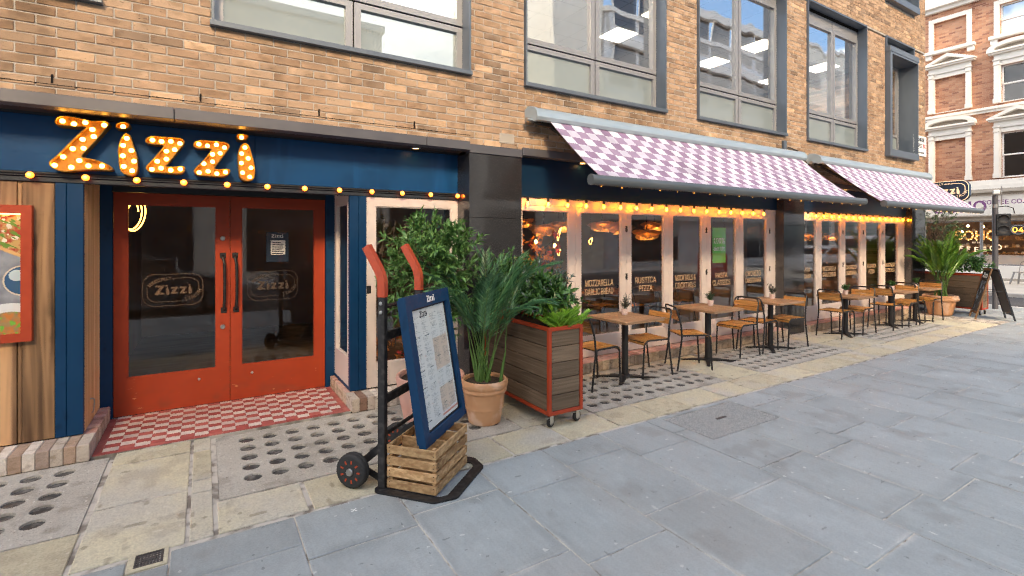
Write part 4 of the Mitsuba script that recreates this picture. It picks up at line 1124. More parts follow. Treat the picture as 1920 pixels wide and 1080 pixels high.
def awning(x0, x1, f0, f1, b0, b1, label):
    t = thing('awning', label, 'awning', 'checked awnings over the folding windows')
    prof = [(4.892, 3.205), (4.84, 3.225), (4.77, 3.222), (4.70, 3.195), (4.655, 3.145), (4.645, 3.09), (4.665, 3.055), (4.70, 3.045), (4.74, 3.07), (4.892, 3.07)]
    c = put(t, 'cassette', xform(extrude(Polygon(prof), x1 - x0), ALONG, (x0, 0, 0)), 'm_awnmetal', smooth=35)
    big = Polygon(prof).buffer(.008, 4)
    for x in (x0 - .03, x1):
        put(c, 'end_cap', xform(extrude(big, .03), ALONG, (x, 0, 0)), 'm_awnmetal')
    put(c, 'roller', tube([(x0 + .02, 4.77, 3.03), (x1 - .02, 4.77, 3.03)], .03, 10), 'm_black')
    put(c, 'motor', tube([(x0 - .075, 4.80, 3.07), (x0 - .03, 4.80, 3.07)], .032, 10), 'm_steel')
    n, ny = 60, 10
    ys = np.linspace(0, 1, ny + 1)
    Yv, Zv = 4.69 + (3.815 - 4.69) * ys, 3.062 + (2.325 - 3.062) * ys - 0.03 * np.sin(np.pi * ys)
    xs = np.linspace(f0, f1, n + 1)
    gx, gi = np.meshgrid(xs, np.arange(ny + 1), indexing='ij')
    wav = 0.006 * np.sin(gx * 4.1) * np.sin(np.pi * ys[gi]) + 0.004 * np.sin(gx * 9.7 + 3 * ys[gi]) * ys[gi] * (1 - ys[gi]) * 3
    v = np.stack([gx, Yv[gi], Zv[gi] + wav], -1).reshape(-1, 3)
    uv = np.stack([(gx - f0) / 0.148, ys[gi] * 8.0], -1).reshape(-1, 2)
    a = (np.arange(n)[:, None] * (ny + 1) + np.arange(ny)[None]).ravel()
    q = np.stack([a, a + 1, a + ny + 2, a + ny + 1], 1)
    f = np.vstack([q[:, [0, 1, 2]], q[:, [0, 2, 3]]])
    fb = put(t, 'fabric', (v, f), 'm_awning', smooth=True, tone=uv)
    put(fb, 'underside', (v - [0, -.002, .006], f), 'm_awning_under', smooth=True)
    bar = Polygon(Point(3.80, 2.288).buffer(.052, 8).exterior.coords)
    bar = affinity.scale(bar, 0.9, 1.0)
    k = put(t, 'front_bar', xform(extrude(bar, b1 - b0), ALONG, (b0, 0, 0)), 'm_awnbar', smooth=35)
    for x in (b0 - .022, b1):
        put(k, 'end_cap', xform(extrude(bar.buffer(.004, 4), .022), ALONG, (x, 0, 0)), 'm_awnbar')
    for x, s in ((f0 + .10, 1), (f1 - .10, -1)):
        put(t, 'arm', join(tube([(x, 4.80, 3.02), (x + s * .22, 4.33, 2.64)], .024, 8), tube([(x + s * .22, 4.33, 2.64), (x + s * .02, 3.82, 2.285)], .020, 8),
                           sphere((x + s * .22, 4.33, 2.64), .032, 6)), 'm_black', smooth=40)
    xs = np.arange(b0 + .12, b1 - .05, .285)
    put(t, 'fairy_lights', join([sphere((x, 3.80, 2.226), .0055, 4) for x in xs]), 'm_bulbglass', emit=(0.9, .28, .02), kind='stuff')
    put(t, 'fairy_cable', tube([(x, 3.80, 2.232 - .004 * (i % 2)) for i, x in enumerate(np.arange(b0 + .05, b1, .1425))], .0025, 4), 'm_black')
    return t


awning(3.235, 8.86, 3.42, 8.80, 3.29, 8.95, 'longer near awning with plum and white checked fabric over the six windows')
awning(9.38, 14.20, 9.56, 14.10, 9.66, 14.22, 'shorter far awning with plum and white checked fabric by the corner')
t = thing('wall_cable', 'thin black cable and small junction box on the bricks between the awnings', 'cable')
put(t, 'cable', tube([(8.62, 4.885, 3.27), (8.75, 4.885, 3.30), (9.0, 4.885, 3.27), (9.15, 4.885, 3.25), (9.26, 4.885, 3.17), (9.30, 4.87, 3.05), (9.36, 4.85, 3.02)], .009, 6), 'm_black')
put(t, 'junction_box', box(8.555, 8.635, 4.855, 4.897, 3.24, 3.40, .004), 'm_winframe')

t = thing('street_name_sign', 'white street name plate on the bricks by the corner of the brick building', 'street sign')
put(t, 'plate', box(13.90, 14.575, 4.872, 4.886, 3.63, 4.10, .006), 'm_white')
put(t, 'fixings', join(box(14.0, 14.03, 4.887, 4.897, 3.7, 4.0), box(14.45, 14.48, 4.887, 4.897, 3.7, 4.0)), 'm_steel')
for s_, x_, z_, h_ in (('WIGMORE', 14.23, 3.965, .085), ('STREET', 14.16, 3.825, .085), ('CITY OF WESTMINSTER', 14.24, 3.69, .03)):
    put(t, 'lettering', text_wall(s_, x_, z_, 4.8715, h_, .8), 'm_railblue')
put(t, 'postcode', text_wall('W1', 14.46, 3.825, 4.8715, .085, .8), 'm_roadsign')

t = thing('projecting_sign', 'navy oval projecting sign with cream outline above the far awning', 'hanging sign')
o, bm = badge_mesh(0.84, 0.46, 0.014, .003)
SIDE = np.array([[0, 0, -1], [-1, 0, 0], [0, 1, 0]], float)
put(t, 'panel', xform(extrude(o, .13), SIDE, (14.43, 4.44, 2.765)), 'm_sign_navy')
put(t, 'badge', xform(bm, SIDE, (14.2995, 4.44, 2.765)), 'm_signcream', emit=(.05, .032, .016))
put(t, 'bracket', join(tube([(14.36, 4.80, 2.9), (14.36, 4.90, 2.9)], .02, 8), tube([(14.36, 4.80, 2.62), (14.36, 4.90, 2.62)], .02, 8)), 'm_black')

# ------------------------------------------------------------------ inside the restaurant
put(B, 'room_floor', box(-6.9, 14.25, 6.06, 11, -0.05, 0.02), 'm_interior_floor')
put(B, 'room_floor', join(box(-6.9, -0.88, 5.27, 6.05, -0.05, 0.02), box(1.34, 2.46, 5.27, 6.05, -.05, .02), box(3.2, 8.6, 5.21, 6.05, -.05, .02), box(9.3, 13.85, 5.21, 6.05, -.05, .02)), 'm_interior_floor')
put(B, 'room_ceiling', box(-6.9, 14.25, 5.27, 11, 2.86, 2.90), 'm_ceiling')
put(B, 'room_wall', box(-6.9, 14.25, 10.5, 10.6, 0.02, 2.86), 'm_interior_wall')
put(B, 'room_wall', join(box(2.7, 2.9, 5.61, 8.2, .02, 2.86), box(8.75, 9.1, 5.61, 7.4, .02, 2.86), box(-1.1, -0.9, 6.1, 10.4, .02, 2.86)), 'm_interior_wall')
PEND = [(4.62, 6.5, 1.86, 'first hanging petal lamp seen through the window by the granite pier'), (5.05, 6.55, 1.93, 'second hanging petal lamp behind the first window, further in'),
        (5.85, 6.5, 1.94, 'hanging petal lamp behind the garlic bread window, left of two'), (6.28, 6.5, 1.89, 'hanging petal lamp behind the garlic bread window, right of two'),
        (6.72, 6.3, 1.80, 'large low petal lamp glowing behind the rustica pizza window'), (7.15, 6.5, 1.95, 'smaller petal lamp at the top of the rustica pizza window'),
        (12.35, 6.5, 1.77, 'petal lamp behind the first window under the far awning'), (13.75, 6.6, 1.78, 'petal lamp behind the second window under the far awning'),
        (5.6, 8.6, 2.05, 'petal lamp deep in the room behind the garlic bread window'), (8.3, 8.6, 2.05, 'petal lamp deep in the room behind the rustica pizza window'), (10.6, 8.6, 2.0, 'petal lamp deep in the room behind the green poster'), (12.6, 8.8, 2.0, 'petal lamp deep in the room behind the sixth folding window')]
for i, (x, y, z, lab) in enumerate(PEND):
    z -= .05
    t = thing('pendant_lamp', lab, 'lamp', 'petal lamps inside the restaurant')
    put(t, 'cord', tube([(x, y, z + .07), (x, y, 2.86)], .006, 5), 'm_black')
    ms = []
    for q in range(3):
        ang = q * 2.1 + i
        prof = [(.02, .075), (.09, .065), (.16, .03), (.205, -.02)]
        v, f = lathe(prof, 16, caps=False)
        tilt = .35
        ct, sn = math.cos(tilt), math.sin(tilt)
        v = v @ np.array([[ct, 0, -sn], [0, 1, 0], [sn, 0, ct]]).T
        ms.append(move((v, f), (x + .07 * math.cos(ang), y + .07 * math.sin(ang), z + .012 * q), ang))
    put(t, 'shade', join(ms), 'm_shade', smooth=True)
    put(t, 'bulb', sphere((x, y, z - .01), .030, 6), 'm_bulbglass', smooth=True, emit=(6.5, 3.2, .75))


def star_leaf(r):
    pts = []
    for k in range(10):
        a = k * math.pi / 5
        rr = r if k % 2 == 0 else r * .45
        pts.append((rr * math.cos(a), rr * math.sin(a), .12 * r * (k % 2)))
    v = np.array(pts + [(0, 0, 0)])
    return v, np.array([(10, k, (k + 1) % 10) for k in range(10)])


def rand_rot(rng):
    q = rng.normal(size=4)
    q /= np.linalg.norm(q)
    w_, x, y, z = q
    return np.array([[1 - 2 * (y * y + z * z), 2 * (x * y - z * w_), 2 * (x * z + y * w_)], [2 * (x * y + z * w_), 1 - 2 * (x * x + z * z), 2 * (y * z - x * w_)], [2 * (x * z - y * w_), 2 * (y * z + x * w_), 1 - 2 * (x * x + y * y)]])


def leaf_heap(key, name, n, box6, r, mats):
    for m_, share in mats:
        ms = []
        for _ in range(int(n * share)):
            p = [RNG.uniform(box6[2 * a], box6[2 * a + 1]) for a in range(3)]
            ms.append(xform(star_leaf(float(RNG.uniform(.7, 1.2)) * r), rand_rot(RNG), p))
        put(key, name, join(ms), m_, kind='stuff')


t = thing('autumn_garland', 'garland of orange and red maple leaves with amber bulbs inside the first folding window', 'leaf garland')
leaf_heap(t, 'leaves', 70, (3.42, 4.15, 5.35, 5.7, 1.28, 1.78), .062, (('m_mapleleaf', .8), ('m_mapleleaf_red', .2)))
put(t, 'wire', tube([(3.4, 5.5, 1.9), (3.8, 5.5, 1.5), (4.2, 5.5, 1.75)], .004, 5), 'm_black')
for p in ((3.72, 5.42, 1.655), (4.03, 5.42, 1.60)):
    put(t, 'bulb', sphere(p, .022, 6, 1.4), 'm_bulbglass', smooth=True, emit=(4.0, 1.7, .25))
t = thing('autumn_display', 'heap of dry orange maple leaves and twigs inside the cream display window', 'leaf display')
leaf_heap(t, 'leaves', 110, (1.56, 2.42, 5.3, 5.6, .16, .66), .06, (('m_mapleleaf', .75), ('m_mapleleaf_red', .25)))
put(t, 'twigs', join([tube([(1.62 + .05 * k, 5.42, .5), (1.60 + .06 * k, 5.45, 1.2), (1.56 + .13 * k, 5.42, 1.9)], .006, 5) for k in range(5)]), 'm_bark')
put(t, 'twig_leaves', join([xform(star_leaf(.04), rand_rot(RNG), (RNG.uniform(1.54, 2.1), RNG.uniform(5.32, 5.5), RNG.uniform(1.2, 1.95))) for _ in range(60)]), 'm_bark', kind='stuff')


def loop(c, w_, h, turns, n=90, slant=.3, y=0.0):
    a = np.linspace(0.3, turns * 2 * np.pi, n)
    k = a / (turns * 2 * np.pi)
    xx = c[0] + w_ * np.cos(a) * (.6 + .4 * k) + w_ * .5 * (k - .5)
    zz = c[2] + h * np.sin(a) * (.75 + .25 * k)
    return np.stack([xx + slant * (zz - c[2]), np.full(n, c[1]) + .01 * np.cos(a * 2), zz], 1)


NEON = (1.1, 0.46, 0.07)
t = thing('neon_loops', 'loops of amber neon tube behind the top of the left red door', 'neon sign')
put(t, 'tube', tube(loop((-0.60, 6.25, 1.93), .085, .17, 2.6, slant=.12), .0075, 6), 'm_bulbglass', smooth=True, emit=NEON)
put(t, 'wire', tube([(-0.60, 6.25, 2.1), (-0.60, 6.25, 2.86)], .003, 4), 'm_black')
t = thing('neon_script', 'amber neon handwriting hanging inside the first two folding windows', 'neon sign')
for c, a, b, n in (((4.20, 5.55, 1.76), .02, .10, 1.2), ((4.42, 5.55, 1.74), .03, .05, 1.7), ((4.20, 5.55, 1.50), .02, .045, 1.3), ((4.78, 5.55, 1.66), .035, .05, 1.7)):
    put(t, 'letter', tube(loop(c, a, b, n, 50), .005, 5), 'm_bulbglass', smooth=True, emit=NEON)
put(t, 'wire', join([tube([(x, 5.55, 1.5), (x, 5.55, 2.86)], .002, 4) for x in (4.2, 4.42, 4.78)]), 'm_black')
t = thing('green_poster', 'bright green printed poster hanging inside the fifth folding window', 'poster')
put(t, 'sheet', box(7.02, 7.36, 5.16, 5.165, 1.30, 1.875), 'm_greenposter')
put(t, 'lettering', join(text_wall('100%', 7.19, 1.62, 5.1595, .085, .9), text_wall('electric', 7.19, 1.50, 5.1595, .07, .9)), 'm_white')
put(t, 'clips', join([tube([(x, 5.162, 1.875), (x, 5.162, 2.86)], .002, 4) for x in (7.06, 7.32)]), 'm_black')
# ------------------------------------------------------------------ chairs and tables
def fillet(pts, r=.05, n=5):
    """polyline with rounded corners"""
    p = [np.asarray(q, float) for q in pts]
    out = [p[0]]
    for a, b, c in zip(p[:-2], p[1:-1], p[2:]):
        u, v = a - b, c - b
        lu, lv = np.linalg.norm(u), np.linalg.norm(v)
        k = min(r, lu * .45, lv * .45)
        s, e = b + u / lu * k, b + v / lv * k
        for t in np.linspace(0, 1, n):
            out.append((1 - t) ** 2 * s + 2 * t * (1 - t) * b + t * t * e)
    out.append(p[-1])
    return np.array(out)


def chair_meshes():
    R_ = .0115
    back = fillet([(-.255, -.205, 0), (-.190, -.198, .44), (-.205, -.195, .60), (-.265, -.180, .815), (-.265, .180, .815), (-.205, .195, .60), (-.190, .198, .44), (-.255, .205, 0)], .06)
    front = [fillet([(.215, s * .185, 0), (.190, s * .190, .455), (-.196, s * .190, .448)], .07) for s in (-1, 1)]
    seat_ends = [fillet([(.196, -.19, .436), (.196, .19, .436)], .01), fillet([(-.185, -.19, .443), (-.185, .19, .443)], .01)]
    ms = {'back_frame': (join(tube(back, R_, 7), *[sphere((x, s * .205, .008), .014, 4) for x in (-.255,) for s in (-1, 1)]), 'm_black'),
          'front_frame': (join(*[tube(q, R_, 7) for q in front], *[tube(q, .008, 6) for q in seat_ends]), 'm_black')}
    prof = [(-.20, .462), (-.05, .456), (.10, .460), (.165, .458), (.198, .444), (.212, .418)]
    slats = []
    for k in range(7):
        y0 = -.192 + k * .0555
        y1 = y0 + .0515
        vs = []
        for (x, z) in prof:
            vs += [(x, y0, z), (x, y1, z), (x - .004, y1, z - .012), (x - .004, y0, z - .012)]
        f = []
        for i in range(len(prof) - 1):
            for j in range(4):
                a, b = i * 4 + j, i * 4 + (j + 1) % 4
                f += [(a, b, b + 4), (a, b + 4, a + 4)]
        e = (len(prof) - 1) * 4
        f += [(0, 2, 1), (0, 3, 2), (e, e + 1, e + 2), (e, e + 2, e + 3)]
        slats.append((np.array(vs), np.array(f)[:, ::-1]))
    backs = []
    for z0, z1, o in ((.632, .694, 0), (.700, .762, .018)):
        xs = -.208 - o
        v, f = box(-.006, .006, -.186, .186, z0, z1, .003)
        v = v.copy()
        v[:, 0] += xs - (v[:, 2] - z0) * .28 - .03 * (1 - (v[:, 1] / .186) ** 2) * 0
        backs.append((v, f))
    bolts = join([sphere((-.236 - .02 * k, s * .1, z), .006, 4) for k, z in enumerate((.663, .731)) for s in (-1.7, 1.7)])
    return ms, slats, backs, bolts


C_MS, C_SLATS, C_BACKS, C_BOLTS = chair_meshes()


def chair(x, y, rz, label):
    """rz: the way it faces, in degrees from +x"""
    t = thing('bistro_chair', label, 'chair', 'slatted chairs at the pavement tables')
    M = T().translate([x, y, 0.002]).rotate([0, 0, 1], rz)
    turn = abs(math.cos(math.radians(rz))) > .5
    wm = 'm_chairwood' if turn else 'm_chairwood_y'
    for k, (m, b) in C_MS.items():
        put(t, k, m, b, smooth=40, to_world=M)
    s = put(t, 'seat', join([box(-.19, .19, -.17, -.155, .440, .448), box(-.19, .19, .155, .17, .440, .448)]), 'm_black', to_world=M)
    for m in C_SLATS:
        put(s, 'slat', m, wm, smooth=30, tone=RNG.uniform(0, 1, 2), to_world=M)
    b = put(t, 'backrest', C_BOLTS, 'm_blackmetal', to_world=M)
    for m in C_BACKS:
        put(b, 'slat', m, 'm_chairwood_y' if turn else 'm_chairwood', tone=RNG.uniform(0, 1, 2), to_world=M)
    return t


def table(x, y, label, tw=.64, td=.70, h=.745, rot=0.0):
    t = thing('pavement_table', label, 'table', 'square cafe tables on the pavement')
    def at(m):
        return move(m, (x, y, 0), rot)
    put(t, 'top', at(box(-tw / 2, tw / 2, -td / 2, td / 2, h - .032, h, .004)), 'm_table', tone=RNG.uniform(0.2, 1, 2))
    put(t, 'column', at(lathe([(.040, .03), (.040, h - .05), (.055, h - .045), (.055, h - .034)], 16)), 'm_black', smooth=40)
    put(t, 'top_plate', at(box(-.15, .15, -.15, .15, h - .040, h - .0325)), 'm_black')
    b = put(t, 'base', at(lathe([(.07, .012), (.065, .03), (.045, .045)], 16)), 'm_black', smooth=40)
    for k in range(4):
        a = math.radians(38 + 90 * k + (14 if k % 2 else 0))
        v, f = box(.03, .37, -.034, .034, .004, .034, .006)
        v = v.copy()
        q = (v[:, 0] - .03) / .34
        v[:, 2] = np.where(v[:, 2] > .02, .034 - .022 * q, v[:, 2])
        v[:, 1] *= 1 - .35 * q
        put(b, 'foot', at(move((v, f), (0, 0, 0), a)), 'm_black')
    return t


def vcol(n, c, spread=.25):
    return None


LEAF_PAL = {'bay': ((.040, .120, .030), (.15, .28, .080)), 'palm': ((.022, .088, .040), (.11, .25, .105)), 'fern': ((.13, .32, .025), (.30, .54, .06)), 'shrub': ((.020, .072, .022), (.090, .20, .045)),
            'brightpalm': ((.045, .15, .018), (.19, .35, .045)), 'olive': ((.035, .065, .022), (.12, .16, .065)), 'bronze': ((.040, .055, .040), (.15, .13, .12)), 'silver': ((.055, .085, .075), (.16, .21, .19)),
            'sprig': ((.035, .075, .035), (.10, .13, .08))}


def leaves_mesh(pos, dirs, ups, length, width, pal, rng, fold=.25, droop=.15, jitter=.25):
    """many bent leaves in one mesh, each with its own colour; six triangles each"""
    n = len(pos)
    d = dirs / (np.linalg.norm(dirs, axis=1, keepdims=True) + 1e-9)
    s = np.cross(d, ups)
    s /= np.linalg.norm(s, axis=1, keepdims=True) + 1e-9
    u = np.cross(s, d)
    L = (length * rng.uniform(1 - jitter, 1 + jitter, n))[:, None]
    W = (width * rng.uniform(1 - jitter, 1 + jitter, n))[:, None]
    mid = pos + d * L * .5 + u * L * .04
    tip = pos + d * L - u * L * droop
    l1 = pos + d * L * .42 + s * W * .5 + u * W * fold
    r1 = pos + d * L * .42 - s * W * .5 + u * W * fold
    v = np.stack([pos, l1, mid, r1, tip], 1).reshape(-1, 3)
    base = np.array([[0, 2, 1], [0, 3, 2], [1, 2, 4], [2, 3, 4]])
    f = (np.arange(n)[:, None, None] * 5 + base).reshape(-1, 3)
    a, b = np.array(LEAF_PAL[pal][0]), np.array(LEAF_PAL[pal][1])
    k = rng.beta(1.6, 2.2, n)[:, None]
    col = a * (1 - k) + b * k
    col *= rng.uniform(.85, 1.15, (n, 1))
    return (v, f), np.repeat(col, 5, 0)


def joinc(parts):
    m = join([p[0] for p in parts])
    return m, np.vstack([p[1] for p in parts])


def shoots(base_pts, base_dirs, leaf_n, length, leaf_len, leaf_w, pal, rng, spread=1.0, stem_r=.003):
    """twigs that carry leaves all along; returns leaves and stems"""
    P_, D_, U_ = [], [], []
    stems = []
    for p, d in zip(base_pts, base_dirs):
        d = d / (np.linalg.norm(d) + 1e-9)
        ln = length * rng.uniform(.6, 1.3)
        bend = rng.normal(0, .25, 3)
        q = [p + d * ln * k + bend * ln * k * k * .5 for k in np.linspace(0, 1, 4)]
        stems.append(tube(q, [stem_r, stem_r * .8, stem_r * .6, stem_r * .4], 3, caps=False))
        for _ in range(leaf_n):
            k = rng.uniform(.15, 1) ** .8
            o = p + d * ln * k + bend * ln * k * k * .5
            r = rng.normal(0, 1, 3)
            r -= d * np.dot(r, d) * .6
            r /= np.linalg.norm(r) + 1e-9
            P_.append(o)
            D_.append(r * spread + d * .9 + np.array([0, 0, .1]))
            U_.append(np.array([0, 0, 1.0]) + rng.normal(0, .45, 3))
    return leaves_mesh(np.array(P_), np.array(D_), np.array(U_), leaf_len, leaf_w, pal, rng), join(stems)


def table_plant(x, y, label, kind, seed, h=.745):
    t = thing('table_pot_plant', label, 'plant pot', 'small potted herbs on the tables')
    rng = np.random.default_rng(seed)
    put(t, 'pot', lathe([(.031, 0), (.037, .012), (.039, .05), (.040, .078), (.034, .078), (.033, .062), (.0001, .062)], 18, (x, y, h + .001)), 'm_smallpot', smooth=40)
    n = 15
    bp = np.array([[x, y, h + .062]] * n) + rng.normal(0, .010, (n, 3)) * [1, 1, 0]
    bd = np.stack([rng.normal(0, .34, n), rng.normal(0, .34, n), np.ones(n)], 1)
    lv, st_ = shoots(bp, bd, 16, .135 if kind == 'tall' else .10, .040 if kind != 'round' else .034, .012 if kind != 'round' else .017, {'tall': 'bronze', 'round': 'shrub', 'mid': 'sprig'}[kind], rng, .8, .0018)
    put(t, 'foliage', lv[0], 'm_leaf', color=lv[1])
    put(t, 'stems', st_, 'm_stem')


TX = [(4.38, 4.455), (5.97, 4.46), (7.47, 4.455), (9.68, 4.40), (11.36, 4.36), (12.45, 4.35)]
TLAB = ['table nearest the wooden planter', 'second table from the wooden planter', 'third table from the planter, beside the granite pier', 'fourth table from the planter, first past the granite pier',
        'fifth table from the planter', 'farthest table, next to the big palm pot']
for (x, y), lab in zip(TX, TLAB):
    table(x, y, lab + ', with brown top on black column', .64 if x < 9 else .62, .68, .745 if x < 9 else .69)
for i, (x, y, k, lab) in enumerate([(4.475, 4.555, 'tall', 'pale pot with tall purplish sprigs on the nearest table'), (6.12, 4.53, 'mid', 'pale pot with upright green herb on the second table'),
                                    (7.64, 4.53, 'tall', 'pale pot with wispy dark sprigs on the third table'), (9.82, 4.46, 'round', 'pale pot with bushy green herb on the fourth table'),
                                    (11.47, 4.38, 'round', 'pale pot with round green herb on the fifth table'), (12.56, 4.38, 'round', 'pale pot with leafy herb on the farthest table')]):
    table_plant(x, y, lab, k, 40 + i, .745 if x < 9 else .69)

CH = [(3.88, 4.42, 3, 'slatted chair half hidden behind the wooden planter, at the nearest table'), (4.72, 4.44, 176, 'slatted chair right of the nearest table, its back to the second table'),
      (5.46, 4.36, -27, 'slatted chair turned towards the street, left of the second table'), (6.65, 4.48, 182, 'slatted chair right of the second table, facing back to the planter'),
      (7.21, 4.49, 3, 'slatted chair left of the third table'), (7.82, 4.42, 176, 'slatted chair in front of the granite pier, right of the third table'),
      (9.37, 4.40, -1, 'slatted chair left of the fourth table, first past the granite pier'), (10.0, 4.36, 181, 'slatted chair right of the fourth table'),
      (11.03, 4.31, 2, 'slatted chair left of the fifth table'), (11.64, 4.28, 181, 'slatted chair right of the fifth table'),
      (12.12, 4.33, 0, 'slatted chair left of the farthest table'), (12.78, 4.28, 180, 'slatted chair right of the farthest table, beside the big palm pot')]
for q in CH:
    chair(*q)

for x, y, n in ((4.0, 6.75, 'table inside behind the first two folding windows'), (5.75, 7.05, 'table inside behind the middle folding windows'), (7.5, 6.75, 'table inside behind the fifth folding window'), (11.2, 6.75, 'table inside behind the far folding windows')):
    t = table(x, y, n + ', with dark column', .7, .7)
    labels[t]['group'] = 'tables inside the restaurant'
    for dx, rz, side in ((-.62, 0, 'left'), (.62, 180, 'right')):
        c = chair(x + dx, y, rz, 'slatted chair on the ' + side + ' of the ' + n)
        labels[c]['group'] = 'chairs inside the restaurant'
# ------------------------------------------------------------------ menu stand on a sack truck, crate
OX, OY = 1.03, 3.335
WD = np.array([.765, .644, 0])
ED = np.array([.644, -.765, 0])
LOC = np.stack([ED, WD, [0, 0, 1.0]], 1)            # local (forward, sideways, up) -> world


def loc(m):
    return xform(m, LOC, (OX, OY, 0))


def lp(a, b, z):
    return (a, b, z)


def bar(points, w_, h_):
    """a flat bar swept along points in the local (forward, up) plane; w_ across, h_ thick"""
    p = np.asarray(points, float)
    t = np.gradient(p, axis=0)
    t /= np.linalg.norm(t, axis=1, keepdims=True)
    n = np.stack([t[:, 2], 0 * t[:, 0], -t[:, 0]], 1)
    vs, f = [], []
    for q, k in zip(p, n):
        vs += [q + k * h_ / 2 + [0, w_ / 2, 0], q - k * h_ / 2 + [0, w_ / 2, 0], q - k * h_ / 2 - [0, w_ / 2, 0], q + k * h_ / 2 - [0, w_ / 2, 0]]
    for i in range(len(p) - 1):
        for j in range(4):
            a, b = i * 4 + j, i * 4 + (j + 1) % 4
            f += [(a, b + 4, b), (a, a + 4, b + 4)]
    e = (len(p) - 1) * 4
    f += [(0, 1, 2), (0, 2, 3), (e, e + 2, e + 1), (e, e + 3, e + 2)]
    return np.array(vs), np.array(f)


t = thing('sack_truck', 'black sack truck with orange-red handles carrying the menu board and crate', 'sack truck')
for s in (0.0, 0.5):
    put(t, 'rail', loc(join(box(-.026, .026, s - .022, s + .022, .014, 1.30, .004))), 'm_blackmetal')
    put(t, 'handle', loc(bar(fillet([(0.0, s, 1.302), (0.0, s, 1.44), (-.125, s, 1.645)], .12, 8), .046, .055)), 'm_handle_red')
    for z in (1.26, 1.20):
        put(t, 'bolt', loc(xform(lathe([(.013, 0), (.013, .006), (.008, .011), (.0001, .011)], 10), np.array([[1, 0, 0], [0, 0, -1], [0, 1, 0]], float), (0, s - .0225, z))), 'm_chrome')
for z in (1.235, .36):
    put(t, 'cross_tube', loc(tube([(0, .022, z), (0, .478, z)], .014, 8)), 'm_blackmetal')
for z in (.60, 1.03):
    put(t, 'cross_strap', loc(join([move(box(-.012, .012, .0, .49, z - .03, z + .03, .003), (.0, .005, 0))])), 'm_blackmetal')
plate = Polygon([(.02, -.06), (.46, -.06), (.57, .04), (.57, .50), (.46, .60), (.02, .60)]).buffer(-.04, 6).buffer(.055, 8)
pl = plate.difference(Polygon([(.10, .0), (.47, .0), (.51, .04), (.51, .49), (.47, .53), (.10, .53)]).buffer(-.02).buffer(.02, 6))
m = extrude(pl, .010)
put(t, 'toe_plate', loc((m[0] + [-.045, 0, .003], m[1])), 'm_blackmetal')
AX = (-.205, .118)
put(t, 'axle', loc(tube([(AX[0], -.02, AX[1]), (AX[0], .52, AX[1])], .012, 8)), 'm_blackmetal')
for s in (0.04, .46):
    br = Polygon([(-.02, .02), (-.02, .30), (-.06, .28), (AX[0] - .01, AX[1] + .03), (AX[0] - .02, AX[1] - .02), (-.06, .03)]).difference(Polygon([(-.05, .07), (-.05, .22), (-.155, .135), (-.15, .11)]))
    m = extrude(br, .012)
    put(t, 'wheel_bracket', loc(xform(m, np.array([[1, 0, 0], [0, 0, 1], [0, 1, 0]], float), (0, s - .006, 0))), 'm_blackmetal')
SPIN = np.array([[1, 0, 0], [0, 0, -1], [0, 1, 0]], float)
for s, d in ((-.045, 1), (.545, -1)):
    wpf = [(.060, -.034), (.100, -.034), (.115, -.026), (.1175, -.012), (.112, -.008), (.1175, -.002), (.112, .002), (.1175, .008), (.1175, .018), (.112, .028), (.098, .034), (.060, .034)]
    wl = put(t, 'wheel', loc(xform(lathe(wpf, 32), SPIN, (AX[0], s, AX[1]))), 'm_rubber', smooth=40)
    put(wl, 'hub', loc(xform(lathe([(.022, -.048), (.026, -.040), (.026, .040), (.022, .048)], 16), SPIN, (AX[0], s, AX[1]))), 'm_steel')
    slots = []
    for k in range(9):
        a = k * 2 * math.pi / 9
        slots.append(move(box(.054, .078, -.006, .006, .0343, .0353), (0, 0, 0), a))
        slots.append(move(box(.054, .078, -.006, .006, -.0353, -.0343), (0, 0, 0), a))
    put(wl, 'vents', loc(xform(join(slots), SPIN, (AX[0], s, AX[1]))), 'm_redframe')

cr = thing('wooden_crate', 'slatted wooden fruit crate standing on the toe plate of the sack truck', 'crate')
CX0, CX1, CY0, CY1, CZ = .035, .405, -.005, .505, .016
for (px, py) in ((CX0 + .014, CY0 + .014), (CX1 - .036, CY0 + .014), (CX0 + .014, CY1 - .036), (CX1 - .036, CY1 - .036)):
    put(cr, 'corner_post', loc(box(px, px + .022, py, py + .022, CZ, CZ + .30, .002)), 'm_cratewood', tone=RNG.uniform(0, .7, 2))
for k in range(4):
    z0 = CZ + .004 + k * .077
    z1 = z0 + .056
    for a0, a1, b0, b1 in ((CX0, CX1, CY0, CY0 + .012), (CX0, CX1, CY1 - .012, CY1), (CX0, CX0 + .012, CY0 + .013, CY1 - .013), (CX1 - .012, CX1, CY0 + .013, CY1 - .013)):
        v, f = box(a0, a1, b0, b1, z0 + RNG.uniform(-.002, .002), z1 + RNG.uniform(-.002, .002), .002)
        v = v + RNG.normal(0, .0006, v.shape)
        put(cr, 'slat', loc((v, f)), 'm_cratewood', tone=RNG.uniform(0, 1, 2))
        nl = []
        if b1 - b0 < .02:
            for xx in (a0 + .02, a1 - .02):
                for zz in (z0 + .016, z1 - .016):
                    nl.append(sphere((xx, b0 - .0005 if b0 < .1 else b1 + .0005, zz), .0032, 4))
        else:
            for yy in (b0 + .02, b1 - .02):
                for zz in (z0 + .016, z1 - .016):
                    nl.append(sphere((a0 if a0 < .1 else a1, yy, zz), .0032, 4))
        put(cr, 'nails', loc(join(nl)), 'm_black', kind='stuff')
for k in range(5):
    b = CY0 + .02 + k * .098
    put(cr, 'floor_slat', loc(box(CX0 + .013, CX1 - .013, b, b + .07, CZ + .002, CZ + .012, .002)), 'm_cratewood', tone=RNG.uniform(0, .6, 2))
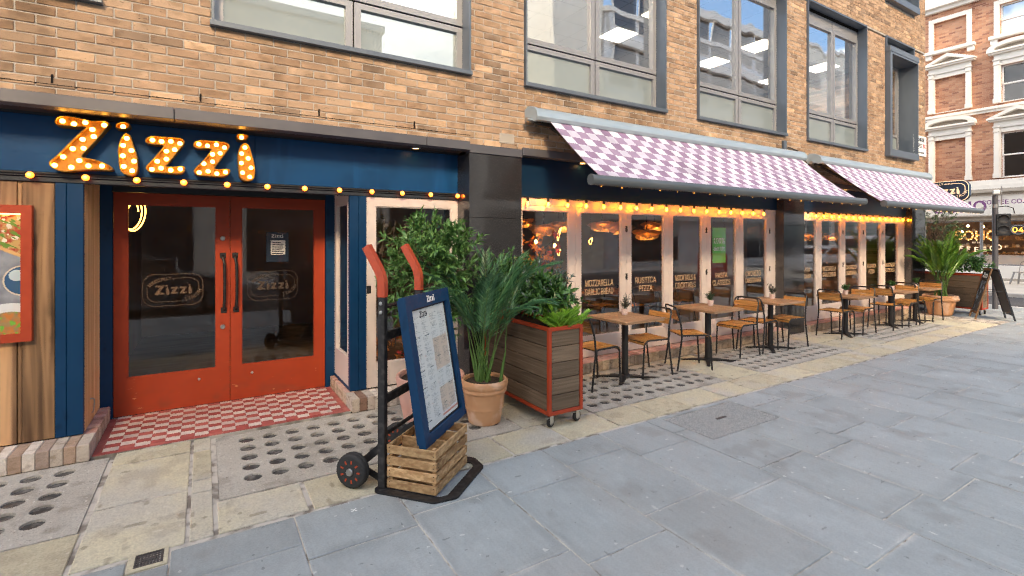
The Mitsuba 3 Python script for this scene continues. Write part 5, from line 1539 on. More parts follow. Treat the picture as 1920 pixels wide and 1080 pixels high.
for b in (.17, .34):
    put(cr, 'divider', loc(box(CX0 + .013, CX1 - .013, b, b + .010, CZ + .10, CZ + .29, .002)), 'm_cratewood', tone=RNG.uniform(0, .8, 2))

# the framed menu leaning in the crate
PHI = .735
wv = np.array([math.cos(PHI), math.sin(PHI), 0])
ev = np.array([math.sin(PHI), -math.cos(PHI), 0])
TL = np.array([1.142, 3.219, 1.305])
down = np.array([ev[0] * .161, ev[1] * .161, -1.004])
MH = float(np.linalg.norm(down))
up = -down / MH
nrm = np.cross(wv, up)
if np.dot(nrm, ev) < 0:
    nrm = -nrm
MENU = np.stack([wv, up, nrm], 1)
MW = .72
org = TL + down


def on_menu(m, d=0.0):
    return xform((m[0] + [0, 0, d], m[1]), MENU, org)


mb = thing('menu_board', 'blue framed restaurant menu leaning on the sack truck, its foot in the crate', 'menu board')
ring = rect_ring(0, MW, 0, MH, .078, .058, .066, .098)
put(mb, 'frame', on_menu(join(extrude(ring, .022)), -.022), 'm_bluepaint')
put(mb, 'case', on_menu(extrude(rect_ring(.004, MW - .004, .004, MH - .004, .03), .030), -.0525), 'm_bluepaint')
put(mb, 'rear_case', on_menu(extrude(rect_ring(.02, MW - .02, .02, MH - .02, .03), .02), -.073), 'm_bluepaint')
put(mb, 'back', on_menu(box(.03, MW - .03, .03, MH - .03, -.052, -.045), ), 'm_bluepaint')
put(mb, 'rebate', on_menu(extrude(rect_ring(.079, MW - .059, .067, MH - .099, .008), .016), -.040), 'm_black')
sw, sh = MW - .158, MH - .189
v, f = sheet_z(.089, .089 + sw, .077, .077 + sh, -.030)
uv = np.stack([(v[:, 0] - .089) / sw * .55, (v[:, 1] - .077) / sh * .84], 1)
put(mb, 'menu_sheet', on_menu((v, f)), 'm_menu', tone=uv)
lg = extrude(logo(.125, 1.25), .002)
put(mb, 'lettering', on_menu((lg[0] + [MW * .53, MH - .050, .0003], lg[1])), 'm_white')
lg = extrude(logo(.12, 1.3), .001)
put(mb, 'sheet_heading', on_menu((lg[0] + [MW * .40, MH - .150, -.0295], lg[1])), 'm_sign_navy')

# ------------------------------------------------------------------ planters, pots, plants
RG = np.random.default_rng(21)


def caster(t, x, y, rz):
    c = put(t, 'caster', move(join(box(-.022, .022, -.026, .026, .112, .118, .002), box(-.020, .030, -.022, -.017, .040, .113, .001), box(-.020, .030, .017, .022, .040, .113, .001), box(-.05, -.015, -.014, .014, .088, .098, .003)), (x, y, 0), rz), 'm_chrome')
    put(c, 'wheel', move(xform(lathe([(.015, -.014), (.040, -.015), (.049, -.008), (.050, 0), (.049, .008), (.040, .015), (.015, .014)], 20), SPIN, (.012, 0, .051)), (x, y, 0), rz), 'm_rubber', smooth=40)
    put(c, 'hub', move(xform(lathe([(.027, -.0165), (.030, -.0160), (.030, .0160), (.027, .0165)], 16), SPIN, (.012, 0, .051)), (x, y, 0), rz), 'm_steel')


def planter(x0, x1, y0, y1, label, frame_mat, zb=.118, zt=.905):
    t = thing('wooden_planter', label, 'planter', 'boarded planters on castors')
    e = .034
    fr = [box(x, x + e, y, y + e, zb, zt, .003) for x in (x0, x1 - e) for y in (y0, y1 - e)]
    for z in (zb, zt - e):
        for x in (x0, x1 - e):
            fr.append(box(x + .002, x + e - .002, y0 + e, y1 - e, z, z + e, .003))
        for y in (y0, y1 - e):
            fr.append(box(x0 + e, x1 - e, y + .002, y + e - .002, z, z + e, .003))
    put(t, 'frame', join(fr), frame_mat)
    n = 5
    h = (zt - zb - 2 * e) / n
    for k in range(n):
        a, b = zb + e + k * h + .003, zb + e + (k + 1) * h - .003
        for y, d in ((y0, 1), (y1, -1)):
            put(t, 'board', box(x0 + e + .001, x1 - e - .001, min(y + d * .008, y + d * .026), max(y + d * .008, y + d * .026), a, b, .004), 'm_planter_x', tone=RNG.uniform(0, 1, 2))
            put(t, 'screws', join([sphere((x, y + d * .008, z), .004, 4) for x in (x0 + e + .016, x1 - e - .016) for z in (a + .03, b - .03)]), 'm_black', kind='stuff')
        for x, d in ((x0, 1), (x1, -1)):
            put(t, 'board', box(min(x + d * .006, x + d * .024), max(x + d * .006, x + d * .024), y0 + e + .001, y1 - e - .001, a, b, .004), 'm_planter', tone=RNG.uniform(0, 1, 2))
    put(t, 'soil', box(x0 + .027, x1 - .027, y0 + .027, y1 - .027, zt - .06, zt - .035), 'm_soil')
    put(t, 'floor', box(x0 + .01, x1 - .01, y0 + .01, y1 - .01, zb - .0, zb + .012), 'm_blackmetal')
    for x in (x0 + .045, x1 - .045):
        for y in (y0 + .05, y1 - .05):
            caster(t, x, y, RG.uniform(-.5, .5))
    return t


planter(2.595, 2.985, 3.575, 4.78, 'tall brown boarded planter with orange-red metal frame by the palm pot', 'm_redframe')


def plant(name, label, category, parts, stems=None, group=None, stem_mat='m_stem'):
    t = thing(name, label, category, group)
    for nm, (m, c) in parts:
        put(t, nm, m, 'm_leaf', color=c)
    if stems is not None:
        put(t, 'stems', stems, stem_mat)
    return t


def bush(c, r, n, length, per, leaf, w_, pal, rng, flat=1.0, up=.35):
    """shoots from within an ellipsoid outwards"""
    d = rng.normal(size=(n, 3))
    d /= np.linalg.norm(d, axis=1, keepdims=True)
    d[:, 2] = np.abs(d[:, 2]) * 1.0 - .15
    k = rng.uniform(.25, 1.0, n)[:, None] ** .6
    p = np.asarray(c) + d * np.asarray(r) * k * .85
    return shoots(p, d * [1, 1, flat] + [0, 0, up], per, length, leaf, w_, pal, rng)


# planter by the palm pot: dark shrub, silvery shoots, broad-leaved shrub, bright fern at the front
a, sa = bush((2.78, 4.42, 1.02), (.32, .42, .46), 340, .22, 16, .045, .022, 'shrub', RG)
b, sb_ = bush((2.86, 4.10, 1.0), (.22, .26, .30), 60, .30, 12, .055, .017, 'silver', RG, up=.8)
plant('planter_shrub', 'dark small-leaved shrub filling the back of the tall boarded planter', 'shrub', [('foliage', a), ('silvery_shoots', b)], join(sa, sb_))
a, sa = bush((2.84, 3.95, 1.02), (.22, .20, .24), 95, .17, 11, .095, .034, 'shrub', RG, up=.4)
plant('planter_shrub', 'glossy broad-leaved shrub in the middle of the tall boarded planter', 'shrub', [('foliage', a)], sa)
P_, D_, U_ = [], [], []
st = []
for k in range(46):
    ang = RG.uniform(0, 2 * np.pi)
    out = np.array([math.cos(ang), math.sin(ang), RG.uniform(.7, 2.4)])
    out /= np.linalg.norm(out)
    base = np.array([2.83 + RG.uniform(-.13, .13), 3.635 + RG.uniform(-.04, .07), .875])
    L = RG.uniform(.15, .34)
    q = [base + out * L * s + np.array([0, 0, -.10]) * L * s * s * 2 for s in np.linspace(0, 1, 6)]
    st.append(tube(q, .0018, 3, caps=False))
    side = np.cross(out, [0, 0, 1.0])
    side /= np.linalg.norm(side) + 1e-9
    for s in np.linspace(.10, 1, 24):
        o = base + out * L * s + np.array([0, 0, -.10]) * L * s * s * 2
        for sg in (-1, 1):
            P_.append(o)
            D_.append(side * sg + out * .5 + [0, 0, .15])
            U_.append(np.cross(out, side))
pl_ = leaves_mesh(np.array(P_), np.array(D_), np.array(U_), .042, .011, 'fern', RG)
plant('planter_fern', 'bright green fern at the street end of the tall boarded planter', 'fern', [('fronds', pl_)], join(st))


def frond(base, az, elev, L, n, leaf, w_, pal, rng, curl=.9):
    """one feathered palm leaf: rachis and leaflets"""
    h = np.array([math.cos(az), math.sin(az), 0])
    pts, d = [np.asarray(base, float)], elev
    steps = 14
    for i in range(steps):
        d2 = elev - curl * ((i + 1) / steps) ** 1.7
        pts.append(pts[-1] + (h * math.cos(d2) + np.array([0, 0, math.sin(d2)])) * L / steps)
    pts = np.array(pts)
    r = tube(pts, np.linspace(.0055, .0016, len(pts)), 4, caps=False)
    s = np.cross(h, [0, 0, 1.0])
    tt = np.linspace(.30, .995, n)
    idx = tt * steps
    lo = np.minimum(idx.astype(int), steps - 1)
    fr = (idx - lo)[:, None]
    o = pts[lo] * (1 - fr) + pts[lo + 1] * fr
    tan = pts[lo + 1] - pts[lo]
    tan /= np.linalg.norm(tan, axis=1, keepdims=True)
    P_, D_, U_, Ls = [], [], [], []
    for sg in (-1, 1):
        P_.append(o)
        D_.append(s * sg * (1.0 - .40 * tt[:, None]) + tan * (.25 + .65 * tt[:, None]) + np.array([0, 0, .25]) + rng.normal(0, .06, (n, 3)))
        U_.append(np.cross(tan, s * 1.0) * -1 + s * sg * .5)
        Ls.append(leaf * np.sin(np.pi * np.clip((tt - .18) / .95, 0, 1)) ** .6)
    P_, D_, U_, Ls = np.vstack(P_), np.vstack(D_), np.vstack(U_), np.concatenate(Ls)
    U_ = np.where(U_[:, 2:] < 0, -U_, U_)
    lv = leaves_mesh(P_, D_, U_, Ls, w_, pal, rng, fold=.22, droop=.22, jitter=.10)
    return r, lv


def palm(name, label, x, y, z, n, L, leaf, w_, pal, rng, spread=(.75, 1.45), per=46, rstem=.07, curl=(.7, 1.3), group=None, fan=None):
    t = thing(name, label, 'palm', group)
    canes = []
    for k in range(n):
        az = k * 2.399 + rng.uniform(-.3, .3) if fan is None else rng.uniform(*fan)
        e = rng.uniform(*spread)
        b0 = np.array([x + rng.normal(0, rstem * .5), y + rng.normal(0, rstem * .5), z])
        lift = np.array([math.cos(az) * .06, math.sin(az) * .06, rng.uniform(.16, .30) * L])
        canes.append(tube([b0, b0 + lift * .5 + [0, 0, .02], b0 + lift], [.016, .013, .007], 6, caps=False))
        r, (m, c) = frond(b0 + lift, az, e, L * rng.uniform(.75, 1.1), per, leaf, w_, pal, rng, curl=rng.uniform(*curl))
        fk = put(t, 'frond', m, 'm_leaf', color=c)
        put(fk, 'rib', r, 'm_stem', smooth=True)
    put(t, 'canes', join(canes), 'm_stem', smooth=40)
    return t


def pot(name, label, x, y, prof, bs, group=None, soil=None):
    t = thing(name, label, 'plant pot', group)
    put(t, 'body', lathe(prof, 40, (x, y, 0), caps=False), bs, smooth=45)
    if soil:
        put(t, 'soil', lathe([(soil[0], soil[1]), (.0001, soil[1] + .008)], 24, (x, y, 0), caps=False), 'm_soil')
    return t


PX, PY = 2.215, 4.07
pot('terracotta_pot', 'round terracotta pot with rolled rim holding the dark palm by the planter', PX, PY,
    [(.0001, .004), (.140, .004), (.148, .012), (.170, .140), (.178, .143), (.180, .152), (.175, .160), (.193, .285), (.203, .290), (.209, .305), (.206, .322), (.202, .328), (.213, .338), (.221, .362), (.218, .392), (.204, .405), (.188, .398), (.184, .36)], 'm_terracotta', soil=(.184, .372))
palm('potted_palm', 'dark green feathery palm in the round terracotta pot', PX, PY, .375, 19, 1.02, .19, .0115, 'palm', np.random.default_rng(5), spread=(1.22, 1.56), per=38, rstem=.085, curl=(.35, 1.45))

BX, BY = 1.83, 4.43
pot('pink_pot', 'smooth pale pink pot half hidden behind the menu board', BX, BY,
    [(.0001, .004), (.235, .004), (.252, .02), (.290, .20), (.318, .36), (.325, .395), (.318, .415), (.300, .418), (.288, .405), (.285, .36)], 'm_pinkpot', soil=(.287, .375))
RB = np.random.default_rng(11)
tb = thing('bay_tree', 'round bushy bay tree in the pink pot in front of the cream window', 'tree')
trunk = [tube([(BX, BY, .37), (BX + .01, BY, .8), (BX - .01, BY + .01, 1.25), (BX, BY, 1.7)], [.022, .018, .015, .006], 8)]
bp, bd = [], []
for k in range(330):
    d = RB.normal(size=3)
    d /= np.linalg.norm(d)
    rr = RB.uniform(.15, 1) ** .5
    c = np.array([BX, BY, 1.36]) + d * np.array([.42, .38, .56]) * rr * (.86 + .22 * math.sin(5 * d[0] + 3 * d[2]) * d[1])
    bp.append(c)
    bd.append(d * .9 + RB.normal(0, .35, 3) + [0, 0, .35])
    if k % 8 == 0:
        trunk.append(tube([(BX, BY, 1.0 + .5 * RB.uniform()), c], [.007, .003], 4, caps=False))
lv, stm = shoots(bp, bd, 14, .15, .082, .024, 'bay', RB, .9)
put(tb, 'trunk', join(trunk), 'm_bark')
put(tb, 'twigs', stm, 'm_stem')
put(tb, 'crown', lv[0], 'm_leaf', color=lv[1])

# the far group at the corner: planter, palm, olive
planter(14.56, 14.95, 3.87, 5.06, 'dark boarded planter at the corner behind the folding chalkboard', 'm_redframe')
RF = np.random.default_rng(31)
a, sa = bush((14.76, 4.35, .98), (.24, .52, .36), 230, .20, 13, .07, .032, 'shrub', RF)
b, sb_ = bush((14.72, 4.6, .95), (.18, .25, .26), 36, .24, 12, .05, .02, 'bronze', RF, up=.6)
plant('planter_shrub', 'dark leafy shrub in the planter at the corner behind the chalkboard', 'shrub', [('foliage', a), ('bronze_shoots', b)], join(sa, sb_))
QX, QY = 13.98, 4.42
pot('terracotta_pot', 'wide terracotta bowl pot at the corner beside the last chair', QX, QY,
    [(.0001, .004), (.20, .004), (.21, .015), (.275, .30), (.28, .31), (.315, .325), (.33, .35), (.33, .385), (.315, .40), (.32, .41), (.318, .43), (.30, .44), (.285, .43), (.28, .38)], 'm_terracotta', soil=(.28, .39))
palm('potted_palm', 'bright green bushy palm in the wide bowl pot at the corner', QX + .06, QY, .39, 24, 1.12, .25, .015, 'brightpalm', np.random.default_rng(9), spread=(1.24, 1.57), per=36, rstem=.10, curl=(.15, 1.15))
OXX, OYY = 15.55, 5.05
tb = thing('olive_tree', 'grey-green olive tree behind the palm at the corner of the brick building', 'tree')
trunk = [tube([(OXX, OYY, .36), (OXX + .02, OYY, 1.0), (OXX - .02, OYY, 1.7)], [.03, .025, .012], 8)]
bp, bd = [], []
for k in range(170):
    d = RF.normal(size=3)
    d /= np.linalg.norm(d)
    c = np.array([OXX, OYY, 1.98]) + d * np.array([.52, .52, .48]) * RF.uniform(.2, 1) ** .5
    bp.append(c)
    bd.append(d + RF.normal(0, .4, 3))
    if k % 6 == 0:
        trunk.append(tube([(OXX, OYY, 1.45 + .4 * RF.uniform()), c], [.010, .004], 4, caps=False))
lv, stm = shoots(bp, bd, 14, .22, .065, .022, 'olive', RF, .9)
put(tb, 'trunk', join(trunk), 'm_bark')
put(tb, 'twigs', stm, 'm_stem')
put(tb, 'crown', lv[0], 'm_leaf', color=lv[1])
pot('terracotta_pot', 'plain terracotta pot of the olive tree, hidden behind the corner planter', OXX, OYY, [(.0001, .004), (.17, .004), (.24, .36), (.26, .37), (.26, .42), (.24, .43), (.23, .38)], 'm_terracotta', soil=(.23, .39))
# ------------------------------------------------------------------ across the side street: the corner building with the coffee shop
FX = 27.5
WEST = np.array([[0, 0, -1], [-1, 0, 0], [0, 1, 0]], float)    # polygon (a, z) drawn on a wall that faces -x, a runs towards -y


def fwall(poly_yz, x, depth):
    """polygon in (y, z) on the plane x, sticking out towards -x"""
    p = affinity.scale(poly_yz, -1, 1, origin=(0, 0))
    return xform(extrude(p, depth), WEST, (x, 0, 0))


def fbox(y0, y1, z0, z1, out, back=0.0, c=.01):
    return box(FX - out, FX - back, y0, y1, z0, z1, c)


F = thing('corner_building', 'red brick building with white window surrounds above a coffee shop across the side street', 'building')
BAYS = [12.66, 10.51, 8.36, 6.21, 4.06]
blind = {2, 0}
w = sbox(2.8, 3.9, 22, 13.5)
hole = []
for i, yc in enumerate(BAYS):
    for (z0, z1, hw) in ((9.95, 11.2, .56), (7.22, 8.72, .52), (4.18, 6.0, .52)):
        hole.append((yc, z0, z1, hw, i))
        w = w.difference(sbox(yc - hw, z0, yc + hw, z1))
put(F, 'wall', fwall(w, FX + .3, .3), 'm_farbrick')
put(F, 'end_wall', box(FX + .301, FX + 12, 2.8, 3.0, 0, 13.5), 'm_farbrick')
put(F, 'roof', box(FX + .301, FX + 12, 2.8, 22, 13.3, 13.5), 'm_stoneband')
put(F, 'upper_floor', box(FX + .32, FX + 8, 3.05, 21.9, 3.75, 3.88), 'm_interior_wall')
put(F, 'room_back', box(FX + 6, FX + 6.1, 3.05, 21.9, 3.9, 13.2), 'm_office_wall')


def surround(yc, hw, z0, z1, kind, i):
    wn = put(F, 'window', fwall(rect_ring(yc - hw - .17, yc + hw + .17, z0 - .02, z1 + .17, .17, b=.02), FX + .06, .12), 'm_stucco')
    if i in blind:
        put(wn, 'blind_panel', box(FX + .11, FX + .16, yc - hw - .02, yc + hw + .02, z0 - .02, z1 + .02), 'm_farbrick')
    else:
        zm = (z0 + z1) / 2
        put(wn, 'sash', fwall(rect_ring(yc - hw + .001, yc + hw - .001, zm - .02, z1 - .001, .05), FX + .14, .04), 'm_white')
        put(wn, 'sash', fwall(rect_ring(yc - hw + .001, yc + hw - .001, z0 + .001, zm + .02, .05), FX + .19, .04), 'm_white')
        v = np.array([[FX + .165, yc - hw, z0], [FX + .165, yc + hw, z0], [FX + .165, yc + hw, z1], [FX + .165, yc - hw, z1]])
        put(wn, 'pane', (v, np.array([[0, 1, 2], [0, 2, 3]])), 'm_coatedglass' if z0 > 9 else 'm_glass')
    if kind == 'sill':
        put(wn, 'sill', join(fbox(yc - hw - .30, yc + hw + .30, z0 - .16, z0 - .02, .24), fbox(yc - hw - .26, yc - hw - .04, z0 - .36, z0 - .16, .16), fbox(yc + hw + .04, yc + hw + .26, z0 - .36, z0 - .16, .16)), 'm_stucco')
        return wn
    for s in (-1, 1):
        yy = yc + s * (hw + .115)
        put(wn, 'pilaster', join(fbox(yy - .085, yy + .085, z0 + .16, z1 + .02, .13), fbox(yy - .11, yy + .11, z0 - .02, z0 + .16, .16), fbox(yy - .105, yy + .105, z1 + .021, z1 + .08, .16), fbox(yy - .09, yy + .09, z1 + .081, z1 + .20, .14), fbox(yy - .12, yy + .12, z1 + .201, z1 + .25, .18)), 'm_stucco')
    W2 = hw + .38
    put(wn, 'frieze', fbox(yc - hw - .20, yc + hw + .20, z1 + .18, z1 + .45, .12), 'm_stucco')
    put(wn, 'cornice', join(fbox(yc - W2 + .04, yc + W2 - .04, z1 + .451, z1 + .51, .26), fbox(yc - W2, yc + W2, z1 + .511, z1 + .57, .33)), 'm_stucco')
    zb = z1 + .571
    if kind == 'point':
        p = Polygon([(yc - W2, zb), (yc + W2, zb), (yc, zb + .40)])
        q = Polygon([(yc - W2 + .30, zb + .015), (yc + W2 - .30, zb + .015), (yc, zb + .25)])
    else:
        a = np.linspace(0, np.pi, 17)
        p = Polygon([(yc + W2 * math.cos(k), zb + .36 * math.sin(k) ** .8) for k in a])
        q = Polygon([(yc + (W2 - .22) * math.cos(k), zb + .015 + .20 * math.sin(k) ** .8) for k in a])
    put(wn, 'pediment', fwall(p.difference(q), FX - .02, .30), 'm_stucco')
    put(wn, 'tympanum', fwall(q, FX - .02, .05), 'm_stoneband')
    return wn


for yc, z0, z1, hw, i in hole:
    if z0 > 9:
        surround(yc, hw, z0, z1, 'sill', i)
    else:
        surround(yc, hw, z0, z1, 'point' if (i + (z0 < 5)) % 2 == 0 else 'arch', i)
put(F, 'cornice', join(fbox(2.8, 22, 11.62, 11.78, .18), fbox(2.8, 22, 11.781, 11.95, .34), fbox(2.8, 22, 11.951, 12.5, .12)), 'm_stucco')
put(F, 'string_course', join(fbox(2.8, 22, 6.88, 6.98, .10), fbox(2.8, 22, 6.981, 7.09, .18)), 'm_stucco')
put(F, 'base_band', join(fbox(2.8, 22, 3.901, 4.10, .10), fbox(2.8, 22, 3.72, 3.90, .20)), 'm_stucco')
put(F, 'shop_cornice', join(fbox(2.8, 22, 3.56, 3.64, .42), fbox(2.8, 22, 3.641, 3.719, .34), fbox(2.8, 22, 3.48, 3.559, .30)), 'm_stoneband')
put(F, 'shop_fascia', fbox(2.8, 22, 2.66, 3.479, .22), 'm_stucco')
put(F, 'shop_head', join(fbox(2.8, 22, 2.60, 2.659, .34), fbox(2.8, 22, 2.44, 2.60, .16)), 'm_stoneband')
for yy in (5.15, 11.4, 17.6):
    put(F, 'shop_pilaster', fbox(yy - .25, yy + .25, 0.0, 2.44, .20), 'm_stucco')
for ya, yb in ((5.41, 11.14), (2.95, 4.89), (11.66, 17.34)):
    put(F, 'stall_riser', fbox(ya, yb, 0.0, .60, .14), 'm_stucco')
    put(F, 'plinth', fbox(ya, yb, 0.0, .10, .19), 'm_stoneband')
    n = 3
    wv_ = (yb - ya) / n
    for k in range(n):
        f_ = put(F, 'shop_window', fwall(rect_ring(ya + k * wv_ + .005, ya + (k + 1) * wv_ - .005, .61, 2.43, .045), FX, .07), 'm_winframe_light')
        put(f_, 'pane', (np.array([[FX - .04, ya + k * wv_ + .03, .63], [FX - .04, ya + (k + 1) * wv_ - .03, .63], [FX - .04, ya + (k + 1) * wv_ - .03, 2.41], [FX - .04, ya + k * wv_ + .03, 2.41]]), np.array([[0, 1, 2], [0, 2, 3]])), 'm_glass')
put(F, 'shop_floor', box(FX + .01, FX + 6, 3.05, 21.9, -.05, .05), 'm_interior_floor')
put(F, 'shop_back', box(FX + 5, FX + 5.1, 3.05, 21.9, .05, 3.7), 'm_interior_wall')


def ftext(s, h, y_left, z, x, stretch=1.0):
    """lettering on the coffee shop's front: starts at y_left and runs towards -y"""
    m, w_ = text2d(s, h, True, stretch)
    return xform((m[0], m[1]), WEST, (x, y_left, z)), w_


m, _ = ftext('SOHO', .44, 8.84, 2.80, FX - .2205, 1.0)
put(F, 'shop_name', m, 'm_purple')
m1, _ = ftext('COFFEE CO.', .165, 7.27, 3.09, FX - .2205, .95)
m2, _ = ftext('est 1999', .085, 7.27, 2.93, FX - .2205, 1.1)
put(F, 'shop_name', m1, 'm_purple')
put(F, 'founding_year', m2, 'm_stoneband')

t = thing('coffee_window_sign', 'bulb-lit coffee shop lettering hanging in the shop window across the side street', 'lit sign')
m, w_ = ftext('SOHO', .37, 8.24, 1.64, FX + .10, .94)
put(t, 'letters', m, 'm_bronze', emit=(.11, .050, .012))
from_poly = []
mv = np.array(m[0])
tri = mv[np.asarray(m[1])]
nx = np.cross(tri[:, 1] - tri[:, 0], tri[:, 2] - tri[:, 0])
ar = np.linalg.norm(nx, axis=1)
front = (nx[:, 0] < -.9 * ar)
tri, ar = tri[front], ar[front]
rs = np.random.default_rng(2)
pts = []
idx = rs.choice(len(tri), 900, p=ar / ar.sum())
for k in idx:
    a, b = rs.uniform(size=2)
    if a + b > 1:
        a, b = 1 - a, 1 - b
    p = tri[k][0] + a * (tri[k][1] - tri[k][0]) + b * (tri[k][2] - tri[k][0])
    if all(np.linalg.norm(p - q) > .075 for q in pts):
        pts.append(p)
put(t, 'bulbs', join([sphere((p[0] - .02, p[1], p[2]), .020, 4) for p in pts]), 'm_bulbglass', emit=(.6, .32, .11), kind='stuff')
am = arc_text('COFFEE CO.', .19, 0, .0, .95, .33, math.radians(207), math.radians(333), .95)
put(t, 'curved_letters', xform(am, WEST, (FX + .10, 7.52, 1.57)), 'm_signcream', emit=(.16, .115, .07))
em, _ = ftext('EST 1999', .055, 7.66, 1.50, FX + .10)
put(t, 'small_letters', em, 'm_signcream', emit=(.09, .065, .04))

# things inside the coffee shop
t = thing('cafe_counter', 'long pale counter with glowing display case inside the coffee shop', 'counter')
put(t, 'body', box(FX + 1.6, FX + 2.3, 3.2, 9.6, .05, 1.0, .02), 'm_white')
put(t, 'worktop', box(FX + 1.55, FX + 2.35, 3.15, 9.65, 1.001, 1.05, .01), 'm_boardwood')
for k in range(4):
    put(t, 'shelf', box(FX + 3.9, FX + 4.4, 3.2, 9.6, .9 + k * .36, .93 + k * .36), 'm_cratewood', tone=(.5, .2 * k))
rc = np.random.default_rng(17)
for name, lab, mt, n, zz in (('bread_row', 'rows of loaves and pastries on the coffee shop shelves', 'm_shade', 110, .93), ('cup_row', 'rows of white cups and jars on the coffee shop shelves', 'm_white', 60, .93)):
    ms = []
    for k in range(n):
        y, sh_ = rc.uniform(3.4, 9.5), rc.integers(0, 4)
        hh = rc.uniform(.08, .2)
        ms.append(lathe([(.0001, 0), (.06, 0), (.075, hh * .5), (.05, hh), (.0001, hh)], 8, (FX + 4.1 + rc.uniform(-.1, .1), y, zz + sh_ * .36), caps=False))
    tag(put(None, name, join(ms), mt), lab, 'food' if 'bread' in name else 'cups', kind='stuff')
ORD = ['leftmost', 'second', 'third', 'fourth', 'fifth', 'sixth', 'seventh', 'eighth', 'ninth', 'tenth', 'eleventh', 'twelfth', 'rightmost']
for k, (y, x, z) in enumerate(sorted([(8.1, 1.2, 2.25), (7.75, 1.6, 2.1), (7.6, 1.2, 2.2), (7.2, 2.0, 2.28), (7.0, 1.5, 2.2), (6.5, 2.0, 2.12), (6.3, 1.4, 2.12), (5.9, 1.2, 1.9), (5.0, 2.0, 1.95), (4.3, 1.2, 1.9), (5.6, 3.2, 1.5), (4.6, 3.2, 1.75), (8.6, 2.2, 2.0)], key=lambda q: -q[0] / (FX + q[1]))):
    tt = thing('cafe_pendant', 'small bare amber bulb hanging in the coffee shop, ' + ORD[k] + ' counted along its window', 'lamp', 'bare bulbs hanging in the coffee shop')
    put(tt, 'cord', tube([(FX + x, y, z + .05), (FX + x, y, 3.7)], .01, 4), 'm_black')
    put(tt, 'bulb', sphere((FX + x, y, z), .055, 5), 'm_bulbglass', smooth=True, emit=(7.0, 3.6, 1.0))
t = thing('orange_dispenser', 'tall glowing orange drink dispenser in the coffee shop window', 'dispenser')
put(t, 'body', lathe([(.14, .62), (.15, .66), (.15, 1.15), (.10, 1.24), (.0001, 1.25)], 14, (FX + .35, 5.95, 0)), 'm_shade', emit=(.16, .075, .01))
put(t, 'stand', box(FX + .2, FX + .5, 5.78, 6.12, .58, .62, .01), 'm_black')
t = thing('window_flag', 'small red and white hanging sign at the top of the coffee shop window', 'hanging sign')
put(t, 'red_panel', box(FX + .05, FX + .07, 6.62, 6.98, 2.08, 2.30), 'm_roadsign')
put(t, 'white_panels', join(box(FX + .05, FX + .07, 6.68, 6.92, 2.31, 2.42), box(FX + .05, FX + .07, 6.68, 6.92, 1.95, 2.07)), 'm_white')


def metal_chair(x, y, rz, label):
    t = thing('metal_chair', label, 'chair')
    def at(m):
        return move(m, (x, y, 0), rz)
    put(t, 'seat', at(box(-.19, .19, -.19, .19, .435, .455, .008)), 'm_steel')
    for sx in (-1, 1):
        for sy in (-1, 1):
            v, f = box(-.022, .022, -.022, .022, 0, .44, .004)
            v = v.copy()
            q = (1 - v[:, 2] / .44)
            v[:, 0] += sx * (.15 + .09 * q)
            v[:, 1] += sy * (.15 + .09 * q)
            put(t, 'leg', at((v, f)), 'm_steel')
    put(t, 'back_hoop', at(tube(fillet([(-.17, -.18, .45), (-.26, -.17, .84), (-.26, .17, .84), (-.17, .18, .45)], .1), .012, 7)), 'm_steel')
    v, f = box(-.004, .004, -.045, .045, .45, .84, .002)
    v = v.copy()
    v[:, 0] += -.175 - .085 * (v[:, 2] - .45) / .39
    put(t, 'back_splat', at((v, f)), 'm_steel')


metal_chair(25.6, 5.70, math.radians(165), 'dark metal chair with tapered legs outside the coffee shop')

# ------------------------------------------------------------------ chalkboard and traffic signal at the corner
t = thing('chalkboard', 'folding pavement chalkboard with brown frame standing at the corner', 'a-board')
p1a, p1b = np.array([14.14, 3.96]), np.array([13.74, 3.745])
p2a, p2b = np.array([14.50, 3.50]), np.array([14.05, 3.235])
TOPZ = 1.06
ta = (p1a + p2a) / 2
tb_ = (p1b + p2b) / 2


def board(a, b, ta, tb, d, mats, parts):
    A0, B0 = np.array([*a, .01]), np.array([*b, .01])
    A1, B1 = np.array([*ta, TOPZ]), np.array([*tb, TOPZ])
    ex = (B0 - A0) / np.linalg.norm(B0 - A0)
    ez = (A1 - A0) / np.linalg.norm(A1 - A0)
    en = np.cross(ex, ez)
    en /= np.linalg.norm(en)
    if np.dot(en[:2], d) < 0:
        en = -en
    Wd, Hd = np.linalg.norm(B0 - A0), np.linalg.norm(A1 - A0)
    M = np.stack([ex, ez, en], 1)
    fr = unary_union([sbox(0, 0, .04, Hd), sbox(Wd - .04, 0, Wd, Hd), sbox(.04, Hd - .045, Wd - .04, Hd), sbox(.04, .11, Wd - .04, .15)])
    k = put(t, 'board_frame', xform(extrude(fr, .024), M, A0), mats[0])
    put(k, 'panel', xform(move(extrude(sbox(.035, .13, Wd - .035, Hd - .04), .012), (0, 0, .006)), M, A0), mats[1])
    if parts:
        put(k, 'header_plate', xform(move(box(.05, Wd - .05, Hd - .27, Hd - .03, .0185, .023, .002), (0, 0, 0)), M, A0), 'm_black')
        lg = extrude(logo(.27, 1.35), .0015)
        v = lg[0].copy()
        v[:, 0] *= -1 if np.linalg.det(M) < 0 else 1
        put(k, 'lettering', xform((v + [Wd / 2, Hd - .15, .0232], lg[1] if np.linalg.det(M) > 0 else lg[1][:, ::-1]), M, A0), 'm_white')
    return en


